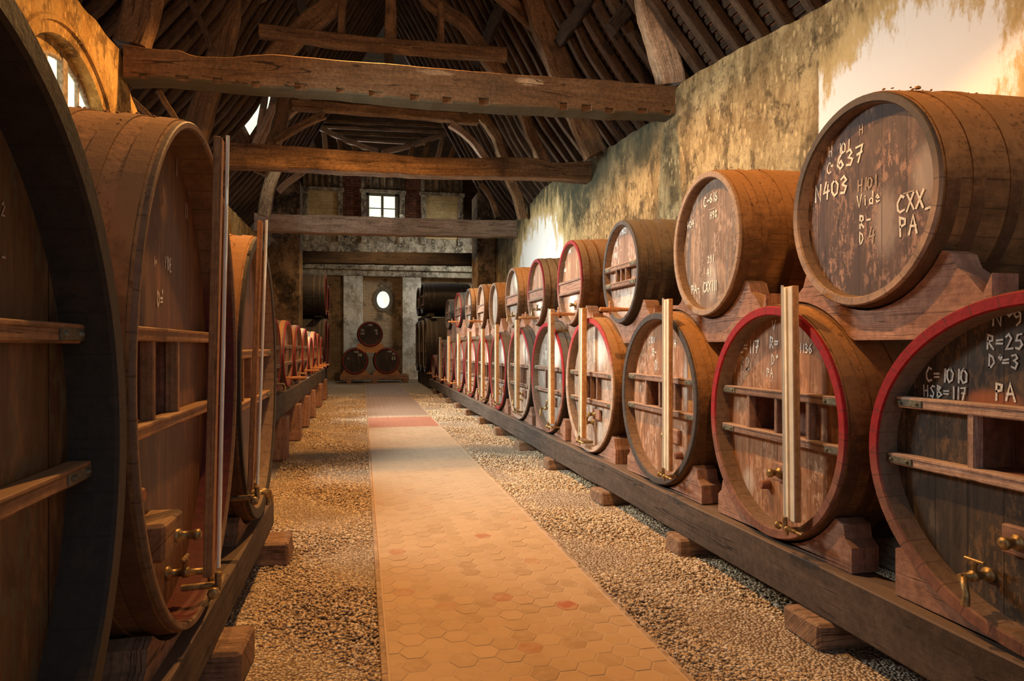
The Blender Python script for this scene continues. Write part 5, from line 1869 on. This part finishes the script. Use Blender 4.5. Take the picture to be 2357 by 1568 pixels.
# smaller left row on piers
SF = -1.05
smalls = [(7.1, .62, .46, .91), (8.9, .62, .47, .91), (10.5, .64, .48, .91), (12.15, .66, .47, .91), (13.6, .60, .46, .91), (15.1, .55, .39, .91), (16.4, .58, .46, .91), (17.7, .6, .45, .91), (19.1, .6, .42, .91)]
for i, (D, a, b, zb) in enumerate(smalls):
    cask('%s barrel in the low left row on piers, counted from the camera' % ORD[i], 'barrel', 'barrels of the low left row', (SF, D, 0), zb + b, a, b, 1.3, RL, head='small', rim='rim_redfull', stave='stave_grey' if i != 5 else 'stave_grey',
         name='barrel', front='door' if i % 2 == 0 or i < 4 else 'none', rz=(.08, -.12), hw=.12, battm='batten', n=40, tw=.045, recess=.06, taps=[('wood', .1, -b + .12)] if i in (2, 4, 5, 6, 7) else [('brass', .1, -b + .12)])
    mb = MB()
    saddle(mb, D, zb + b, a * 1.02, b * 1.02, .87, .4, SF - .2, SF - .06, .33, .012, .05)
    o = mb.build('cask_cradle', M['cradle'])
    local(o, (SF - .12, D, .87))
    tag(o, 'wooden saddle cradle under the %s barrel of the low left row' % ORD[i], 'cradle', 'cradles of the low left row')
rail(SF - .22, SF + .02, .57, .868, 6.2, 20.4, 'weathered grey timber rail on piers under the low left barrel row')
rail(SF - 1.15, SF - .92, 0, .868, 6.2, 20.4, 'rear timber rail on piers under the low left barrel row')
for k, D in enumerate((7.0, 9.5, 11.45, 13.3, 15.05, 17.5, 19.9)):
    for (x, w_, lab) in ((SF - .08, .34, 'squared reddish pier holding up the low left row, %s from the camera' % ORD[k]),):
        mb = MB()
        mb.box((0, 0, .285), (w_, .32, .57), None, 2, .012)
        o = mb.build('support_pier', M['cradle'], None, .012, 5)
        o.location = (x, D, 0)
        tag(o, lab, 'support pier', 'piers of the low left row' if x == SF - .08 else 'rear piers of the low left row')

# dark stack behind the left pier
for i, (D, zc, a, b, lab) in enumerate(((23.95, 1.56, .80, .85, 'lower dark cask of the stack behind the left pier, nearer one'), (25.7, 1.5, .78, .8, 'lower dark cask of the stack behind the left pier, farther one'),
                                        (23.95, 3.22, .72, .68, 'upper dark cask of the stack behind the left pier, nearer one'), (25.65, 3.10, .66, .60, 'upper dark cask of the stack behind the left pier, farther one'))):
    cask(lab, 'cask', 'dark casks behind the left pier', (-1.18, D, 0), zc, a, b, 1.55, RL, head='black', rim='rim_redfull', stave='stave_black', hoopm='hoop_dark', name='oval_cask', n=40, front='none', taps=[('brass', .1, -b + .15)])
for k, (z0, z1, yy) in enumerate(((0, .66, 'lower'), (2.45, 2.49, 'upper'))):
    mb = MB()
    mb.box((-1.4, 24.8, (z0 + z1) / 2), (.25, 3.4, z1 - z0), None, 1, .01)
    mb.box((-2.45, 24.8, (z0 + z1) / 2), (.25, 3.4, z1 - z0), None, 1, .01)
    o = mb.build('cask_rail', M['beam_dark'])
    tag(o, '%s dark timber bearers of the cask stack behind the left pier' % yy, 'timber rail')

# big black casks at the far end of the right row
for i, (D, zc, a, b, up_) in enumerate(((24.85, 1.50, .80, 1.0, 0), (26.6, 1.50, .82, 1.0, 0), (28.35, 1.5, .82, 1.0, 0), (25.9, 3.29, .86, .58, 1), (27.9, 3.29, .85, .57, 1))):
    cask('%s black cask at the far end of the right side, %s from the camera' % ('upper' if up_ else 'lower', ORD[i if not up_ else i - 3]), 'cask', 'black casks at the far right end',
         (2.22, D, 0), zc, a, b, 1.75, RR, head='Rgrey' if i == 0 else 'black', rim='rim_black', stave='stave_black', hoopm='hoop_dark', name='oval_cask', front='door', rz=(.1, -.2), hw=.2, n=40,
         gauge=(.5, -.7, .9, 0, .05, 'beam_dark') if not up_ else None)
for (z0, z1, lab) in ((0, .45, 'dark timber bearers under the black casks at the far right end'), (2.55, 2.67, 'dark timber bearers between the two tiers of black casks')):
    mb = MB()
    for x in (2.42, 3.6):
        mb.box((x, 26.7, (z0 + z1) / 2), (.2, 4.9, z1 - z0), None, 1, .01)
    tag(mb.build('cask_rail', M['beam_dark']), lab, 'timber rail')

# pyramid of three barrels on a pallet
PD = 28.3
def tri(cx, cy0, r, px0, px1, pyt, pyb):
    pass
for (x0, x1, y0, y1, lab, tx) in ((788, 846, 802, 861, 'left barrel of the pair at the bottom of the pyramid by the end wall', [('N123', 815, 812, 4), ('=', 800, 828, 5), ('N6', 825, 820, 6)]),
                                  (861, 919, 801, 860, 'right barrel of the pair at the bottom of the pyramid by the end wall', [('N124', 892, 811, 4), ('III', 903, 817, 5), ('C5', 902, 828, 6)]),
                                  (823.6, 880, 741, 797, 'top barrel of the pyramid of three by the end wall', [('N123', 847, 750, 4), ('PA', 831, 763, 5), ('CXX', 830, 770, 4), ('N6', 862, 763, 5), ('12', 864, 770, 5)])):
    c = at((x0 + x1) / 2, (y0 + y1) / 2, D=PD)
    r = (x1 - x0) / 2 * (PD * CY + c.x * SY) / FPX
    cask(lab, 'barrel', 'pyramid of three barrels', (c.x, PD, 0), c.z, r * .97, r * .99, 1.5, 0.0, head='black', rim='rim_redfull', stave='stave_grey', hoopm='hoop_dark', name='barrel', n=48, tw=.04, recess=.05, bulge=.10, texts=tx)
    if y0 > 780:
        zb = at(860, 862, D=PD).z
        mb = MB()
        prof = [(c.x - r * 1.1, zb - .03), (c.x + r * 1.1, zb - .03), (c.x + r * .98, zb + .12), (c.x + r * .84, zb + .16), (c.x + r * .78, zb + .28), (c.x + r * .66, zb + .34)]
        A = [(c.x + (r * 1.0 + .012) * math.cos(q), c.z + (r * 1.02 + .012) * math.sin(q)) for q in [-PI / 2 + .72 - 1.44 * k / 12 for k in range(13)]]
        prof = [(c.x - r * 1.1, zb - .03), (c.x + r * 1.1, zb - .03), (c.x + r * .95, zb + .1), (c.x + r * .8, zb + .2)] + A + [(c.x - r * .8, zb + .2), (c.x - r * .95, zb + .1)]
        prof = [(x, max(z, zb - .03)) for x, z in prof]
        mb.prism(prof, 'y', PD + .08, PD + .22)
        tag(mb.build('cask_cradle', M['tapwood']), 'orange-brown cradle under the %s bottom barrel of the pyramid' % ('left' if x0 < 800 else 'right'), 'cradle')
    else:
        zb = c.z - r
        mb = MB()
        A = [(c.x + (r + .012) * math.cos(q), c.z + (r * 1.02 + .012) * math.sin(q)) for q in [-PI / 2 + .75 - 1.5 * k / 12 for k in range(13)]]
        p0 = at(823, 812, D=PD)
        prof = [(c.x - r * .95, p0.z), (c.x + r * .95, p0.z), (c.x + r * 1.1, p0.z + .3)] + [(c.x + r * .98, p0.z + .38)] + A + [(c.x - r * .98, p0.z + .38), (c.x - r * 1.1, p0.z + .3)]
        mb.prism(prof, 'y', PD + .08, PD + .22)
        tag(mb.build('bolster', M['tapwood']), 'orange-brown bolster under the top barrel of the pyramid', 'bolster')
pr = thing('cask_stand', 'low timber stand on short legs under the pyramid of three barrels', 'stand', (0, 0, 0))
za, zb, zg = at(860, 873, D=PD).z, at(860, 862.5, D=PD).z, 0.0
xa, xb = at(782, 866, D=PD).x, at(941, 866, D=PD).x
for y in (PD + .05, PD + 1.1):
    mb = MB(); mb.box(((xa + xb) / 2, y + .1, (za + zb) / 2 - .02), (xb - xa, .2, zb - za), None, 0, .01)
    mb.build('cross_beam', M['cradle'], pr)
for px in (803, 863, 934):
    for y in (PD + .15, PD + 1.2):
        x = at(px, 870, D=PD).x
        mb = MB(); mb.box((x, y, za / 2 - .01), (.2, .2, za + .0), None, 2, .01)
        mb.build('leg', M['cradle'], pr)

# fallen plaster crumbs on top of the nearest casks
def crumbs(name, x0, x1, yc, a, zc, b, n, lab):
    mb = MB()
    for _ in range(n):
        x = rnd.uniform(x0, x1)
        ang = PI / 2 + rnd.gauss(0, .22)
        y = yc + a * math.cos(ang)
        z = zc + b * math.sin(ang)
        r = rnd.uniform(.003, .009) * (2 if rnd.random() < .08 else 1)
        mb.lathe((x, y, z - r * .3), (rnd.uniform(-.3, .3), rnd.uniform(-.3, .3), 1), [(0, r), (r * .6, r * .9), (r * .9, r * .4)], 5)
    o = mb.build(name, M['hoop'])
    o['kind'] = 'stuff'
    tag(o, lab, 'debris')
crumbs('plaster_crumbs', 2.45, 3.7, 2.922, .502 * 1.06, 2.212, .51 * 1.06, 130, 'crumbs of fallen plaster on top of the biggest barrel')
crumbs('plaster_crumbs', 2.45, 3.6, 4.46, .477 * 1.06, 2.227, .508 * 1.06, 90, 'crumbs of fallen plaster on top of the barrel chalked C 616')
crumbs('plaster_crumbs', -2.2, -.75, 2.97, .82 * 1.025, 1.39, .985 * 1.025, 160, 'crumbs of fallen plaster on top of the left cask chalked VIDE')
